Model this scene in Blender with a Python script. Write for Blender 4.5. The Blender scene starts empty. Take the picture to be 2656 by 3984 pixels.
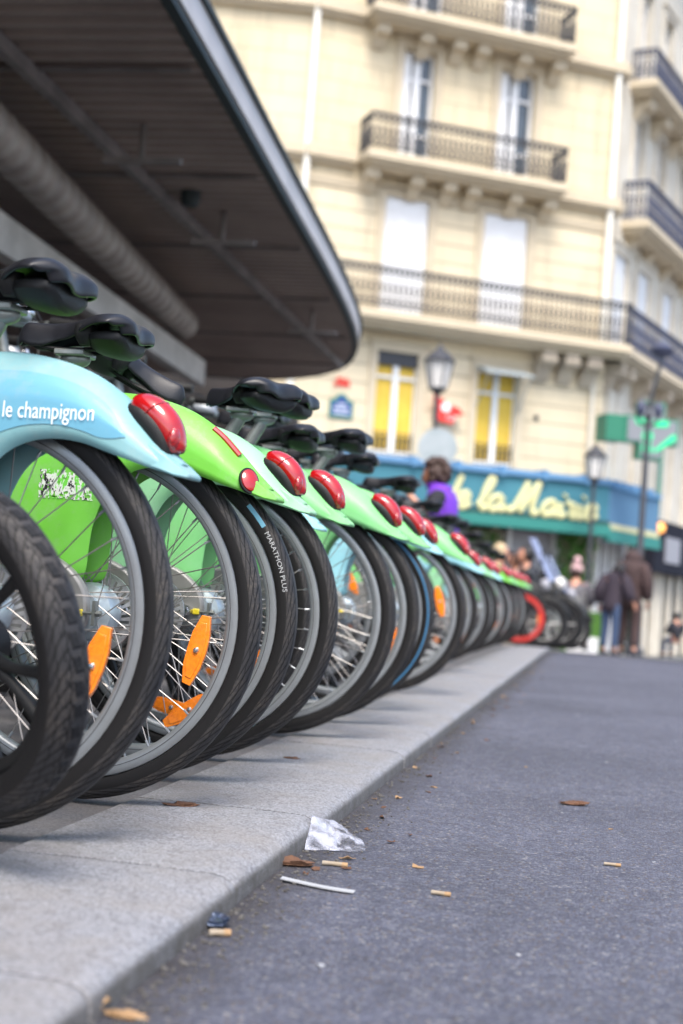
import bpy, bmesh, math, random
from mathutils import Vector, Matrix, noise as mnoise
from mathutils.bvhtree import BVHTree
R_ = math.radians; PI = math.pi; sin = math.sin; cos = math.cos
S = bpy.context.scene
COL = S.collection
random.seed(7)

# ------------------------------------------------------------------ camera
cd = bpy.data.cameras.new('camera'); cam = bpy.data.objects.new('camera', cd); COL.objects.link(cam)
cd.sensor_fit = 'VERTICAL'; cd.sensor_height = 36; cd.lens = 50.0
cd.clip_start = 0.05; cd.clip_end = 800
cam.matrix_world = Matrix(((0.9812, -0.0617, 0.1830, 0), (0.1784, -0.0669, -0.9817, 0), (0.0729, 0.9959, -0.0547, 0.41), (0, 0, 0, 1)))
cd.dof.use_dof = True; cd.dof.focus_distance = 2.65; cd.dof.aperture_fstop = 3.2
S.camera = cam
S.render.resolution_x = 683; S.render.resolution_y = 1024
S.view_settings.view_transform = 'Standard'; S.view_settings.look = 'None'
S.view_settings.gamma = 1; S.view_settings.use_curve_mapping = False
S.view_settings.exposure = 1.42
# ------------------------------------------------------------------ light
SUN_EL, SUN_AZ = 58, 164        # azimuth from +Y, clockwise
W = bpy.data.worlds.new('World'); S.world = W; W.use_nodes = True
wn = W.node_tree; wn.nodes.clear()
wo = wn.nodes.new('ShaderNodeOutputWorld'); wb = wn.nodes.new('ShaderNodeBackground'); ws = wn.nodes.new('ShaderNodeTexSky')
ws.sky_type = 'NISHITA'; ws.sun_disc = False; ws.sun_elevation = R_(SUN_EL); ws.sun_rotation = R_(SUN_AZ)
ws.air_density = 1.0; ws.dust_density = 3.0; ws.ozone_density = 1.0
wb.inputs['Strength'].default_value = 0.15
wn.links.new(ws.outputs[0], wb.inputs[0]); wn.links.new(wb.outputs[0], wo.inputs[0])
sl = bpy.data.lights.new('sun', 'SUN'); sl.energy = 1.5; sl.angle = R_(24); sl.color = (1.0, 0.95, 0.87)
so = bpy.data.objects.new('sun', sl); COL.objects.link(so)
sdir = Vector((sin(R_(SUN_AZ)) * cos(R_(SUN_EL)), cos(R_(SUN_AZ)) * cos(R_(SUN_EL)), sin(R_(SUN_EL))))
so.rotation_euler = sdir.to_track_quat('Z', 'Y').to_euler(); so.location = (10, -10, 20)

# ------------------------------------------------------------------ materials
MATS = {}
def mat(name, col, rough=.6, metal=0., var=None, var_scale=20., var_amt=.5, bump=0., bump_scale=80., coat=0., trans=0., emis=None, estr=0., spec=.5, alpha=1., var2=None):
    m = bpy.data.materials.new(name); m.use_nodes = True; nt = m.node_tree; b = nt.nodes['Principled BSDF']
    b.inputs['Base Color'].default_value = (*col, 1); b.inputs['Roughness'].default_value = rough; b.inputs['Metallic'].default_value = metal
    b.inputs['Coat Weight'].default_value = coat; b.inputs['Transmission Weight'].default_value = trans
    b.inputs['Specular IOR Level'].default_value = spec; b.inputs['Alpha'].default_value = alpha
    if emis: b.inputs['Emission Color'].default_value = (*emis, 1); b.inputs['Emission Strength'].default_value = estr
    tc = nt.nodes.new('ShaderNodeTexCoord')
    if var:
        n = nt.nodes.new('ShaderNodeTexNoise'); n.inputs['Scale'].default_value = var_scale; n.inputs['Detail'].default_value = 6; n.inputs['Roughness'].default_value = .65
        nt.links.new(tc.outputs['Object'], n.inputs['Vector'])
        r = nt.nodes.new('ShaderNodeValToRGB'); r.color_ramp.elements[0].position = .5 - .28 * var_amt; r.color_ramp.elements[1].position = .5 + .28 * var_amt
        r.color_ramp.elements[0].color = (*var, 1); r.color_ramp.elements[1].color = (*col, 1)
        nt.links.new(n.outputs['Fac'], r.inputs['Fac']); nt.links.new(r.outputs['Color'], b.inputs['Base Color'])
    if bump:
        n2 = nt.nodes.new('ShaderNodeTexNoise'); n2.inputs['Scale'].default_value = bump_scale; n2.inputs['Detail'].default_value = 4
        nt.links.new(tc.outputs['Object'], n2.inputs['Vector'])
        bp = nt.nodes.new('ShaderNodeBump'); bp.inputs['Strength'].default_value = bump; bp.inputs['Distance'].default_value = .01
        nt.links.new(n2.outputs['Fac'], bp.inputs['Height']); nt.links.new(bp.outputs['Normal'], b.inputs['Normal'])
    MATS[name] = m
    return m
def N(nt, t, **kw):
    n = nt.nodes.new(t)
    for k, v in kw.items():
        if k in n.inputs: n.inputs[k].default_value = v
        else: setattr(n, k, v)
    return n
def MN(nt, op, a, b=None, c=None):
    n = nt.nodes.new('ShaderNodeMath'); n.operation = op
    for i, x in enumerate((a, b, c)):
        if x is None: continue
        if isinstance(x, (int, float)): n.inputs[i].default_value = x
        else: nt.links.new(x, n.inputs[i])
    return n.outputs[0]

def asphalt_mat():
    m = mat('asphalt', (.1, .1, .11), .85, spec=.35); nt = m.node_tree; b = nt.nodes['Principled BSDF']; L = nt.links.new
    tc = N(nt, 'ShaderNodeTexCoord')
    v = N(nt, 'ShaderNodeTexVoronoi', Scale=215.); L(tc.outputs['Object'], v.inputs['Vector'])
    r = N(nt, 'ShaderNodeValToRGB'); cr = r.color_ramp; cr.interpolation = 'CONSTANT'
    cr.elements[0].position = 0; cr.elements[0].color = (.066, .070, .097, 1); cr.elements[1].position = .3; cr.elements[1].color = (.096, .101, .136, 1)
    for p, c in ((.50, (.075, .080, .110, 1)), (.70, (.112, .115, .145, 1)), (.82, (.105, .085, .078, 1)), (.87, (.14, .145, .175, 1)), (.975, (.23, .225, .225, 1))):
        e = cr.elements.new(p); e.color = c
    sp = N(nt, 'ShaderNodeSeparateColor'); L(v.outputs['Color'], sp.inputs[0]); L(sp.outputs[0], r.inputs['Fac'])
    n = N(nt, 'ShaderNodeTexNoise', Scale=1.3, Detail=5., Roughness=.6); L(tc.outputs['Object'], n.inputs['Vector'])
    n3 = N(nt, 'ShaderNodeTexNoise', Scale=22., Detail=3.); L(tc.outputs['Object'], n3.inputs['Vector'])
    mr = N(nt, 'ShaderNodeMapRange'); mr.inputs[1].default_value = .3; mr.inputs[2].default_value = .7; mr.inputs[3].default_value = .8; mr.inputs[4].default_value = 1.2
    L(n.outputs['Fac'], mr.inputs[0])
    mr3 = N(nt, 'ShaderNodeMapRange'); mr3.inputs[1].default_value = .3; mr3.inputs[2].default_value = .7; mr3.inputs[3].default_value = .85; mr3.inputs[4].default_value = 1.15
    L(n3.outputs['Fac'], mr3.inputs[0])
    sc = N(nt, 'ShaderNodeVectorMath', operation='SCALE'); L(r.outputs['Color'], sc.inputs[0]); L(MN(nt, 'MULTIPLY', mr.outputs[0], mr3.outputs[0]), sc.inputs['Scale'])
    # dirt that has washed into the gutter, and a few dark oil stains
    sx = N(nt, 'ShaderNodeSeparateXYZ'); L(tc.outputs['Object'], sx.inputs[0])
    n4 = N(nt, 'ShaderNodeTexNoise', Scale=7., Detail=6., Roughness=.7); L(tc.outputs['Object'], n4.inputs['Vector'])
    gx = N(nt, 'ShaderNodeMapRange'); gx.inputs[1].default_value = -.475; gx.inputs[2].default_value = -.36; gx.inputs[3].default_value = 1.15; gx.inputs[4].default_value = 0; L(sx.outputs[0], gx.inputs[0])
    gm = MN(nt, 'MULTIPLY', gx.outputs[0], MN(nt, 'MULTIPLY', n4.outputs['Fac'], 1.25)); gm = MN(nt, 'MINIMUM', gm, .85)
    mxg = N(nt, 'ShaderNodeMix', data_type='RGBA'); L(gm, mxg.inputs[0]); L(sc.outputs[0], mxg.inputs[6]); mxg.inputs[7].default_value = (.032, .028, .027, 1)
    n5 = N(nt, 'ShaderNodeTexNoise', Scale=2.6, Detail=3.); L(tc.outputs['Object'], n5.inputs['Vector'])
    st = N(nt, 'ShaderNodeMapRange'); st.inputs[1].default_value = .62; st.inputs[2].default_value = .72; st.inputs[3].default_value = 0; st.inputs[4].default_value = .45; L(n5.outputs['Fac'], st.inputs[0])
    mxs = N(nt, 'ShaderNodeMix', data_type='RGBA'); L(st.outputs[0], mxs.inputs[0]); L(mxg.outputs[2], mxs.inputs[6]); mxs.inputs[7].default_value = (.045, .045, .055, 1)
    L(mxs.outputs[2], b.inputs['Base Color'])
    bp = N(nt, 'ShaderNodeBump', Strength=.9, Distance=.005); L(v.outputs['Distance'], bp.inputs['Height']); bp.invert = True
    L(bp.outputs['Normal'], b.inputs['Normal'])
    return m
def granite_mat(name, base, warm):
    m = mat(name, base, .75); nt = m.node_tree; b = nt.nodes['Principled BSDF']; L = nt.links.new
    tc = N(nt, 'ShaderNodeTexCoord')
    v = N(nt, 'ShaderNodeTexVoronoi', Scale=330.); L(tc.outputs['Object'], v.inputs['Vector'])
    sp = N(nt, 'ShaderNodeSeparateColor'); L(v.outputs['Color'], sp.inputs[0])
    r = N(nt, 'ShaderNodeValToRGB'); cr = r.color_ramp
    cr.elements[0].color = (*[c * .55 for c in base], 1); cr.elements[1].color = (*[c * 1.42 for c in base], 1)
    L(sp.outputs[0], r.inputs['Fac'])
    n = N(nt, 'ShaderNodeTexNoise', Scale=5., Detail=6., Roughness=.7); L(tc.outputs['Object'], n.inputs['Vector'])
    mx = N(nt, 'ShaderNodeMix', data_type='RGBA', blend_type='MIX'); L(r.outputs['Color'], mx.inputs[6]); mx.inputs[7].default_value = (*warm, 1)
    mr = N(nt, 'ShaderNodeMapRange'); mr.inputs[1].default_value = .42; mr.inputs[2].default_value = .75; mr.inputs[3].default_value = 0; mr.inputs[4].default_value = .7
    L(n.outputs['Fac'], mr.inputs[0]); L(mr.outputs[0], mx.inputs[0]); L(mx.outputs[2], b.inputs['Base Color'])
    n6 = N(nt, 'ShaderNodeTexNoise', Scale=26., Detail=8., Roughness=.75); L(tc.outputs['Object'], n6.inputs['Vector'])
    s6 = N(nt, 'ShaderNodeMapRange'); s6.inputs[1].default_value = .52; s6.inputs[2].default_value = .72; s6.inputs[3].default_value = 0; s6.inputs[4].default_value = .62; L(n6.outputs['Fac'], s6.inputs[0])
    m6 = N(nt, 'ShaderNodeMix', data_type='RGBA'); L(s6.outputs[0], m6.inputs[0]); L(mx.outputs[2], m6.inputs[6]); m6.inputs[7].default_value = (.09, .08, .075, 1)
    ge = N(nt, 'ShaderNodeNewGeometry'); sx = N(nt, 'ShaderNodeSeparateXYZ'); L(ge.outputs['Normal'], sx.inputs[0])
    fm = N(nt, 'ShaderNodeMapRange'); fm.inputs[1].default_value = .75; fm.inputs[2].default_value = .97; fm.inputs[3].default_value = 0; fm.inputs[4].default_value = 1.1; L(sx.outputs[0], fm.inputs[0])  # browner on road-facing sides: splash dirt plus shade painted into the colour
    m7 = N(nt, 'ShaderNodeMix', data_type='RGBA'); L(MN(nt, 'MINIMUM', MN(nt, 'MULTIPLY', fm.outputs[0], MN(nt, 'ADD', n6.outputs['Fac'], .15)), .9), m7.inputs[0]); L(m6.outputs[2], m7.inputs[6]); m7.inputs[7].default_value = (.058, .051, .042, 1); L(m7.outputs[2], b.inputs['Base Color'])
    n2 = N(nt, 'ShaderNodeTexNoise', Scale=260., Detail=3.); L(tc.outputs['Object'], n2.inputs['Vector'])
    bp = N(nt, 'ShaderNodeBump', Strength=.6, Distance=.002); L(n2.outputs['Fac'], bp.inputs['Height']); L(bp.outputs['Normal'], b.inputs['Normal'])
    return m
def tyre_mat(name, stripe=None):
    # u runs round the wheel (1 = full turn), v across the profile (0.5 = crown)
    m = mat(name, (.018, .018, .02), .6, spec=.3); nt = m.node_tree; b = nt.nodes['Principled BSDF']; L = nt.links.new
    uv = N(nt, 'ShaderNodeTexCoord'); sx = N(nt, 'ShaderNodeSeparateXYZ'); L(uv.outputs['UV'], sx.inputs[0])
    u, v = sx.outputs[0], sx.outputs[1]
    d = MN(nt, 'ABSOLUTE', MN(nt, 'SUBTRACT', v, .5))
    # slanted sipes on the shoulder
    ph = MN(nt, 'ADD', MN(nt, 'MULTIPLY', u, 64.), MN(nt, 'MULTIPLY', MN(nt, 'MULTIPLY', d, d), 26.))
    fr = MN(nt, 'FRACT', ph)
    g1 = MN(nt, 'LESS_THAN', MN(nt, 'ABSOLUTE', MN(nt, 'SUBTRACT', fr, .5)), .105)
    z1 = MN(nt, 'MULTIPLY', MN(nt, 'GREATER_THAN', d, .05), MN(nt, 'LESS_THAN', d, .30))
    g1 = MN(nt, 'MULTIPLY', g1, z1)
    # circumferential zigzag
    zz = MN(nt, 'MULTIPLY', MN(nt, 'PINGPONG', MN(nt, 'MULTIPLY', u, 64.), .5), .06)
    g2 = MN(nt, 'LESS_THAN', MN(nt, 'ABSOLUTE', MN(nt, 'SUBTRACT', MN(nt, 'SUBTRACT', d, zz), .05)), .009)
    g3 = MN(nt, 'LESS_THAN', MN(nt, 'ABSOLUTE', MN(nt, 'SUBTRACT', MN(nt, 'ADD', d, zz), .215)), .007)
    g = MN(nt, 'MINIMUM', MN(nt, 'ADD', MN(nt, 'ADD', g1, g2), g3), 1.)
    # fine ribs of the sidewall
    rb = MN(nt, 'MULTIPLY', MN(nt, 'LESS_THAN', MN(nt, 'FRACT', MN(nt, 'MULTIPLY', u, 520.)), .45), MN(nt, 'LESS_THAN', MN(nt, 'ABSOLUTE', MN(nt, 'SUBTRACT', d, .33)), .015))
    h = MN(nt, 'SUBTRACT', MN(nt, 'MULTIPLY', rb, .25), g)
    bp = N(nt, 'ShaderNodeBump', Strength=1., Distance=.004); L(h, bp.inputs['Height']); L(bp.outputs['Normal'], b.inputs['Normal'])
    tc = uv
    n = N(nt, 'ShaderNodeTexNoise', Scale=14., Detail=8., Roughness=.75); L(tc.outputs['Object'], n.inputs['Vector'])
    n2 = N(nt, 'ShaderNodeTexNoise', Scale=260., Detail=2.); L(tc.outputs['Object'], n2.inputs['Vector'])
    mr = N(nt, 'ShaderNodeMapRange'); mr.inputs[1].default_value = .45; mr.inputs[2].default_value = .75; mr.inputs[3].default_value = 0; mr.inputs[4].default_value = .75
    L(n.outputs['Fac'], mr.inputs[0])
    mr2 = N(nt, 'ShaderNodeMapRange'); mr2.inputs[1].default_value = .35; mr2.inputs[2].default_value = .68; mr2.inputs[3].default_value = .2; mr2.inputs[4].default_value = 1.1
    L(n2.outputs['Fac'], mr2.inputs[0])
    dz = MN(nt, 'MULTIPLY', MN(nt, 'LESS_THAN', d, .31), MN(nt, 'MULTIPLY', mr.outputs[0], mr2.outputs[0]))
    dz = MN(nt, 'MINIMUM', MN(nt, 'ADD', dz, .03), 1.)
    mx = N(nt, 'ShaderNodeMix', data_type='RGBA'); mx.inputs[6].default_value = (.006, .0062, .0075, 1); mx.inputs[7].default_value = (.10, .08, .06, 1)
    L(dz, mx.inputs[0])
    mg = N(nt, 'ShaderNodeMix', data_type='RGBA'); L(MN(nt, 'MULTIPLY', g, .9), mg.inputs[0]); mg.inputs[7].default_value = (.001, .001, .001, 1)
    # worn, greyer running surface
    wr = N(nt, 'ShaderNodeMix', data_type='RGBA'); L(MN(nt, 'MULTIPLY', MN(nt, 'LESS_THAN', d, .305), .8), wr.inputs[0]); L(mx.outputs[2], wr.inputs[6])
    ad = N(nt, 'ShaderNodeMix', data_type='RGBA', blend_type='ADD'); ad.inputs[0].default_value = 1; L(mx.outputs[2], ad.inputs[6]); ad.inputs[7].default_value = (.021, .0212, .0235, 1)
    L(ad.outputs[2], wr.inputs[7])
    L(wr.outputs[2], mg.inputs[6]); out = mg.outputs[2]
    if stripe:
        ms = N(nt, 'ShaderNodeMix', data_type='RGBA'); L(MN(nt, 'LESS_THAN', MN(nt, 'ABSOLUTE', MN(nt, 'SUBTRACT', v, .195)), .028), ms.inputs[0]); L(out, ms.inputs[6]); ms.inputs[7].default_value = (*stripe, 1); out = ms.outputs[2]
    L(out, b.inputs['Base Color'])
    return m
def facade_mat(name, base, dark, bw=1.1, bh=.42, joint=.035, jcol=.72):
    m = mat(name, base, .85); nt = m.node_tree; b = nt.nodes['Principled BSDF']; L = nt.links.new
    tc = N(nt, 'ShaderNodeTexCoord')
    br = N(nt, 'ShaderNodeTexBrick'); br.inputs['Scale'].default_value = 1.; br.inputs['Brick Width'].default_value = bw; br.inputs['Row Height'].default_value = bh
    br.inputs['Mortar Size'].default_value = joint * .5; br.inputs['Mortar Smooth'].default_value = .3
    br.inputs['Color1'].default_value = (*base, 1); br.inputs['Color2'].default_value = (*[c * .93 for c in base], 1); br.inputs['Mortar'].default_value = (*[c * jcol for c in base], 1)
    L(tc.outputs['UV'], br.inputs['Vector'])
    n = N(nt, 'ShaderNodeTexNoise', Scale=.8, Detail=8., Roughness=.7); L(tc.outputs['Object'], n.inputs['Vector'])
    mr = N(nt, 'ShaderNodeMapRange'); mr.inputs[1].default_value = .42; mr.inputs[2].default_value = .75; mr.inputs[3].default_value = 0; mr.inputs[4].default_value = .6
    L(n.outputs['Fac'], mr.inputs[0])
    mx = N(nt, 'ShaderNodeMix', data_type='RGBA'); L(mr.outputs[0], mx.inputs[0]); L(br.outputs['Color'], mx.inputs[6]); mx.inputs[7].default_value = (*dark, 1)
    mp = N(nt, 'ShaderNodeMapping'); mp.inputs['Scale'].default_value = (3.2, 3.2, .35); L(tc.outputs['Object'], mp.inputs[0])
    n2 = N(nt, 'ShaderNodeTexNoise', Scale=1., Detail=7., Roughness=.7); L(mp.outputs[0], n2.inputs['Vector'])
    m2 = N(nt, 'ShaderNodeMapRange'); m2.inputs[1].default_value = .5; m2.inputs[2].default_value = .75; m2.inputs[3].default_value = 0; m2.inputs[4].default_value = .6; L(n2.outputs['Fac'], m2.inputs[0])
    m3 = N(nt, 'ShaderNodeMix', data_type='RGBA'); L(m2.outputs[0], m3.inputs[0]); L(mx.outputs[2], m3.inputs[6]); m3.inputs[7].default_value = (*[c * .62 for c in dark], 1)
    L(m3.outputs[2], b.inputs['Base Color'])
    bp = N(nt, 'ShaderNodeBump', Strength=.5, Distance=.02); bp.invert = True; L(br.outputs['Fac'], bp.inputs['Height']); L(bp.outputs['Normal'], b.inputs['Normal'])
    return m
def paint_mat(name, col, worn, amt=.35, scale=9.):
    m = mat(name, col, .40, var=worn, var_scale=scale, var_amt=amt, coat=.08); nt = m.node_tree; b = nt.nodes['Principled BSDF']; L = nt.links.new
    src = b.inputs['Base Color'].links[0].from_socket; tc = N(nt, 'ShaderNodeTexCoord')
    n = N(nt, 'ShaderNodeTexNoise', Scale=16., Detail=9., Roughness=.78); L(tc.outputs['Object'], n.inputs['Vector'])
    mr = N(nt, 'ShaderNodeMapRange'); mr.inputs[1].default_value = .5; mr.inputs[2].default_value = .78; mr.inputs[3].default_value = 0; mr.inputs[4].default_value = .55; L(n.outputs['Fac'], mr.inputs[0])
    ge = N(nt, 'ShaderNodeNewGeometry'); sx = N(nt, 'ShaderNodeSeparateXYZ'); L(ge.outputs['Normal'], sx.inputs[0])
    up = N(nt, 'ShaderNodeMapRange'); up.inputs[1].default_value = .1; up.inputs[2].default_value = 1.; up.inputs[3].default_value = .12; up.inputs[4].default_value = .75; L(sx.outputs[2], up.inputs[0])
    dm = MN(nt, 'MULTIPLY', mr.outputs[0], MN(nt, 'ADD', up.outputs[0], .65))
    m1 = N(nt, 'ShaderNodeMix', data_type='RGBA'); L(dm, m1.inputs[0]); L(src, m1.inputs[6]); m1.inputs[7].default_value = (.33, .36, .33, 1)
    mp = N(nt, 'ShaderNodeMapping'); mp.inputs['Rotation'].default_value = (.3, .5, .2); mp.inputs['Scale'].default_value = (14, 14, 260); L(tc.outputs['Object'], mp.inputs[0])
    n2 = N(nt, 'ShaderNodeTexNoise', Scale=1., Detail=4., Roughness=.6, Distortion=.4); L(mp.outputs[0], n2.inputs['Vector'])
    s2 = N(nt, 'ShaderNodeMapRange'); s2.inputs[1].default_value = .68; s2.inputs[2].default_value = .74; s2.inputs[3].default_value = 0; s2.inputs[4].default_value = .5; L(n2.outputs['Fac'], s2.inputs[0])
    m2 = N(nt, 'ShaderNodeMix', data_type='RGBA'); L(s2.outputs[0], m2.inputs[0]); L(m1.outputs[2], m2.inputs[6]); m2.inputs[7].default_value = (.07, .09, .07, 1)
    L(m2.outputs[2], b.inputs['Base Color'])
    ro = N(nt, 'ShaderNodeMapRange'); ro.inputs[1].default_value = .35; ro.inputs[2].default_value = .7; ro.inputs[3].default_value = .38; ro.inputs[4].default_value = .72; L(n.outputs['Fac'], ro.inputs[0]); L(ro.outputs[0], b.inputs['Roughness'])
    return m

M = MATS
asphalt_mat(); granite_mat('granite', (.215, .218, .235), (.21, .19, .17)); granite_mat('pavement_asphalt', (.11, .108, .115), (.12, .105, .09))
mat('joint', (.045, .036, .03), .9, bump=.3)
tyre_mat('tyre'); tyre_mat('tyre_blue', (.04, .17, .33)); mat('tyre_rough', (.007, .0073, .009), .65, spec=.3, var=(.008, .008, .009), var_scale=30, bump=.3)
mat('rim', (.33, .36, .39), .42, .55, var=(.25, .26, .27), var_scale=18, var_amt=1.2)
mat('rim_line', (.06, .06, .065), .5)
mat('spoke', (.42, .41, .40), .42, .85, var=(.22, .2, .19), var_scale=12, var_amt=1.)
mat('hub_silver', (.48, .56, .60), .33, .6, var=(.34, .4, .44), var_scale=25)
mat('disc_alloy', (.55, .55, .56), .35, .75, var=(.35, .35, .36), var_scale=40)
mat('bolt', (.65, .65, .66), .22, .95)
mat('orange_reflector', (.95, .26, .012), .2, bump=.12, bump_scale=500, coat=.6, var=(.8, .19, .01), var_scale=120)
mat('yellow_plastic', (.75, .6, .03), .4)
paint_mat('paint_green', (.155, .52, .045), (.13, .45, .045), .9, 5)
paint_mat('paint_pale_green', (.155, .52, .14), (.20, .52, .22), .9, 6)
paint_mat('paint_mint', (.20, .52, .235), (.27, .55, .33), .9, 6)
paint_mat('paint_pale_blue', (.205, .40, .425), (.16, .34, .37), .8, 14)
paint_mat('paint_blue', (.125, .35, .48), (.11, .32, .445), .9, 5)
paint_mat('paint_light_blue', (.22, .52, .60), (.30, .58, .64), .9, 5)
paint_mat('paint_red', (.55, .02, .015), (.35, .015, .01), .8, 5)
mat('white_print', (.8, .85, .88), .4)
mat('grey_print', (.38, .39, .4), .5)
mat('case_grey', (.22, .22, .215), .38, var=(.18, .18, .175), var_scale=14, coat=.1)
mat('frame_grey', (.26, .28, .27), .38, .5, var=(.16, .17, .16), var_scale=20)
mat('black_plastic', (.007, .0072, .008), .55, var=(.012, .012, .012), var_scale=25, bump=.06, bump_scale=300, spec=.35)
mat('saddle_black', (.006, .0065, .009), .38, var=(.011, .0115, .015), var_scale=30, bump=.1, bump_scale=500, spec=.45)
mat('lamp_red', (.46, .006, .008), .14, coat=.8, var=(.22, .003, .005), var_scale=28, var_amt=1.4, emis=(.5, .0, .0), estr=0.)
mat('lamp_red_deep', (.30, .004, .006), .15, coat=1., bump=.4, bump_scale=160)
mat('lamp_rim', (.28, .3, .29), .3, coat=.4)
mat('torn_print', (.7, .72, .7), .6)
def torn():
    m = mat('torn_sticker', (.8, .8, .8), .6); nt = m.node_tree; b = nt.nodes['Principled BSDF']; L = nt.links.new
    tc = N(nt, 'ShaderNodeTexCoord'); n = N(nt, 'ShaderNodeTexNoise', Scale=1., Detail=5., Roughness=.7, Distortion=.6); mp = N(nt, 'ShaderNodeMapping'); mp.inputs['Scale'].default_value = (90, 90, 38); L(tc.outputs['Object'], mp.inputs[0]); L(mp.outputs[0], n.inputs['Vector'])
    r = N(nt, 'ShaderNodeValToRGB'); cr = r.color_ramp; cr.interpolation = 'CONSTANT'
    cr.elements[0].color = (.012, .012, .015, 1); cr.elements[1].position = .43; cr.elements[1].color = (.6, .64, .6, 1)
    e = cr.elements.new(.53); e.color = (.13, .55, .05, 1)
    L(n.outputs['Fac'], r.inputs['Fac']); L(r.outputs['Color'], b.inputs['Base Color']); return m
torn()
facade_mat('stone', (.68, .58, .40), (.54, .455, .31)); facade_mat('stone_rusticated', (.68, .585, .415), (.53, .45, .315), 30., .38, .06, .66)
mat('stone_trim', (.60, .515, .375), .85, var=(.47, .40, .29), var_scale=2.2, var_amt=1.2)
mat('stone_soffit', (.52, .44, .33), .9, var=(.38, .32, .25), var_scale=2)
mat('stone_pale', (.66, .62, .53), .85, var=(.56, .51, .42), var_scale=1.5)
mat('zinc_roof', (.25, .28, .32), .5, .3)
mat('white_paint', (.82, .83, .84), .5, var=(.74, .74, .74), var_scale=3)
mat('pipe_cream', (.76, .74, .66), .5)
mat('pane_dark', (.10, .13, .16), .08, coat=.5, var=(.04, .05, .06), var_scale=2)
mat('yellow_blind', (.72, .50, .07), .7, var=(.64, .43, .055), var_scale=4)
mat('iron', (.035, .037, .045), .5)
mat('iron_blue', (.05, .058, .10), .5)
mat('awning_blue', (.045, .19, .25), .7, var=(.035, .155, .21), var_scale=1)
mat('awning_top', (.10, .24, .42), .6); mat('awning_right', (.09, .20, .32), .7)
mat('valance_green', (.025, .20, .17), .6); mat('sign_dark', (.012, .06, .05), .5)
mat('cream_letter', (.60, .58, .30), .4); mat('cream_trim', (.62, .58, .32), .6)
mat('black_sign', (.012, .013, .022), .8, spec=.2); mat('sign_grey', (.3, .3, .33), .5); mat('orange_lamp', (.9, .4, .1), .4, emis=(1, .4, .1), estr=.7)
mat('shop_glass', (.16, .15, .13), .1, coat=.4, var=(.06, .05, .045), var_scale=1.4)
mat('plate_blue', (.03, .06, .22), .35); mat('plate_green', (.03, .2, .14), .4)
mat('cross_green', (.02, .17, .10), .5); mat('cross_panel', (.20, .21, .23), .4); mat('led_green', (.02, .25, .12), .4, emis=(.012, .80, .33), estr=.42)
mat('sign_back', (.42, .46, .47), .45, .3, var=(.32, .37, .38), var_scale=3)
mat('sign_red', (.75, .03, .02), .45); mat('sign_white', (.8, .78, .76), .5)
mat('lamp_glass', (.72, .70, .66), .2, trans=.1, coat=.3)
mat('canopy_sheet', (.46, .355, .295), .42, .1, var=(.21, .155, .13), var_scale=1.1, var_amt=1.2)
mat('canopy_beam', (.26, .225, .21), .7, var=(.15, .13, .12), var_scale=3)
mat('fascia', (.66, .61, .58), .5, .0, var=(.54, .50, .48), var_scale=2); mat('fascia_trim', (.02, .03, .03), .6)
mat('duct_metal', (.40, .34, .30), .5, .2, var=(.25, .21, .19), var_scale=4)
mat('girder', (.60, .55, .50), .7, var=(.42, .38, .34), var_scale=3)
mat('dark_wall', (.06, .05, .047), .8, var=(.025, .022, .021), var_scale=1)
mat('poster_yellow', (.17, .155, .06), .7, var=(.18, .16, .05), var_scale=4)
mat('skin', (.55, .28, .18), .5, var=(.48, .22, .14), var_scale=12); mat('eye', (.02, .015, .01), .2); mat('lips', (.4, .12, .1), .5)
mat('hair_brown', (.045, .022, .016), .6, bump=.8, bump_scale=60); mat('hair_blond', (.45, .34, .2), .6, bump=.6, bump_scale=60); mat('hair_black', (.01, .009, .01), .5, bump=.6, bump_scale=60)
mat('purple_cloth', (.16, .035, .50), .8, var=(.13, .03, .42), var_scale=9); mat('black_cloth', (.012, .013, .02), .85, var=(.02, .02, .028), var_scale=9)
mat('brown_cloth', (.05, .026, .024), .8, var=(.033, .018, .018), var_scale=7); mat('plum_cloth', (.026, .018, .028), .85); mat('jeans', (.035, .06, .12), .85); mat('pink_wool', (.55, .36, .36), .9, bump=.8, bump_scale=90)
mat('grey_cloth', (.10, .095, .11), .85); mat('white_cloth', (.65, .62, .56), .85)
mat('leaf_green', (.07, .20, .02), .7, var=(.03, .09, .01), var_scale=2.5, var_amt=1.1); mat('leaf_dark', (.025, .075, .012), .7, var=(.012, .035, .008), var_scale=3)
mat('bark', (.05, .035, .025), .9)
mat('dead_leaf', (.15, .07, .035), .85, var=(.06, .03, .02), var_scale=60, var_amt=1.); mat('tan_paper', (.36, .23, .12), .8, var=(.26, .16, .08), var_scale=60)
mat('butt_paper', (.27, .20, .12), .8, var=(.30, .26, .21), var_scale=50); mat('pale_paper', (.36, .37, .39), .7); mat('grit', (.06, .055, .05), .9, var=(.13, .125, .12), var_scale=35, var_amt=.5)
mat('foil', (.12, .16, .25), .3, .6, var=(.02, .02, .03), var_scale=60)
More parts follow.
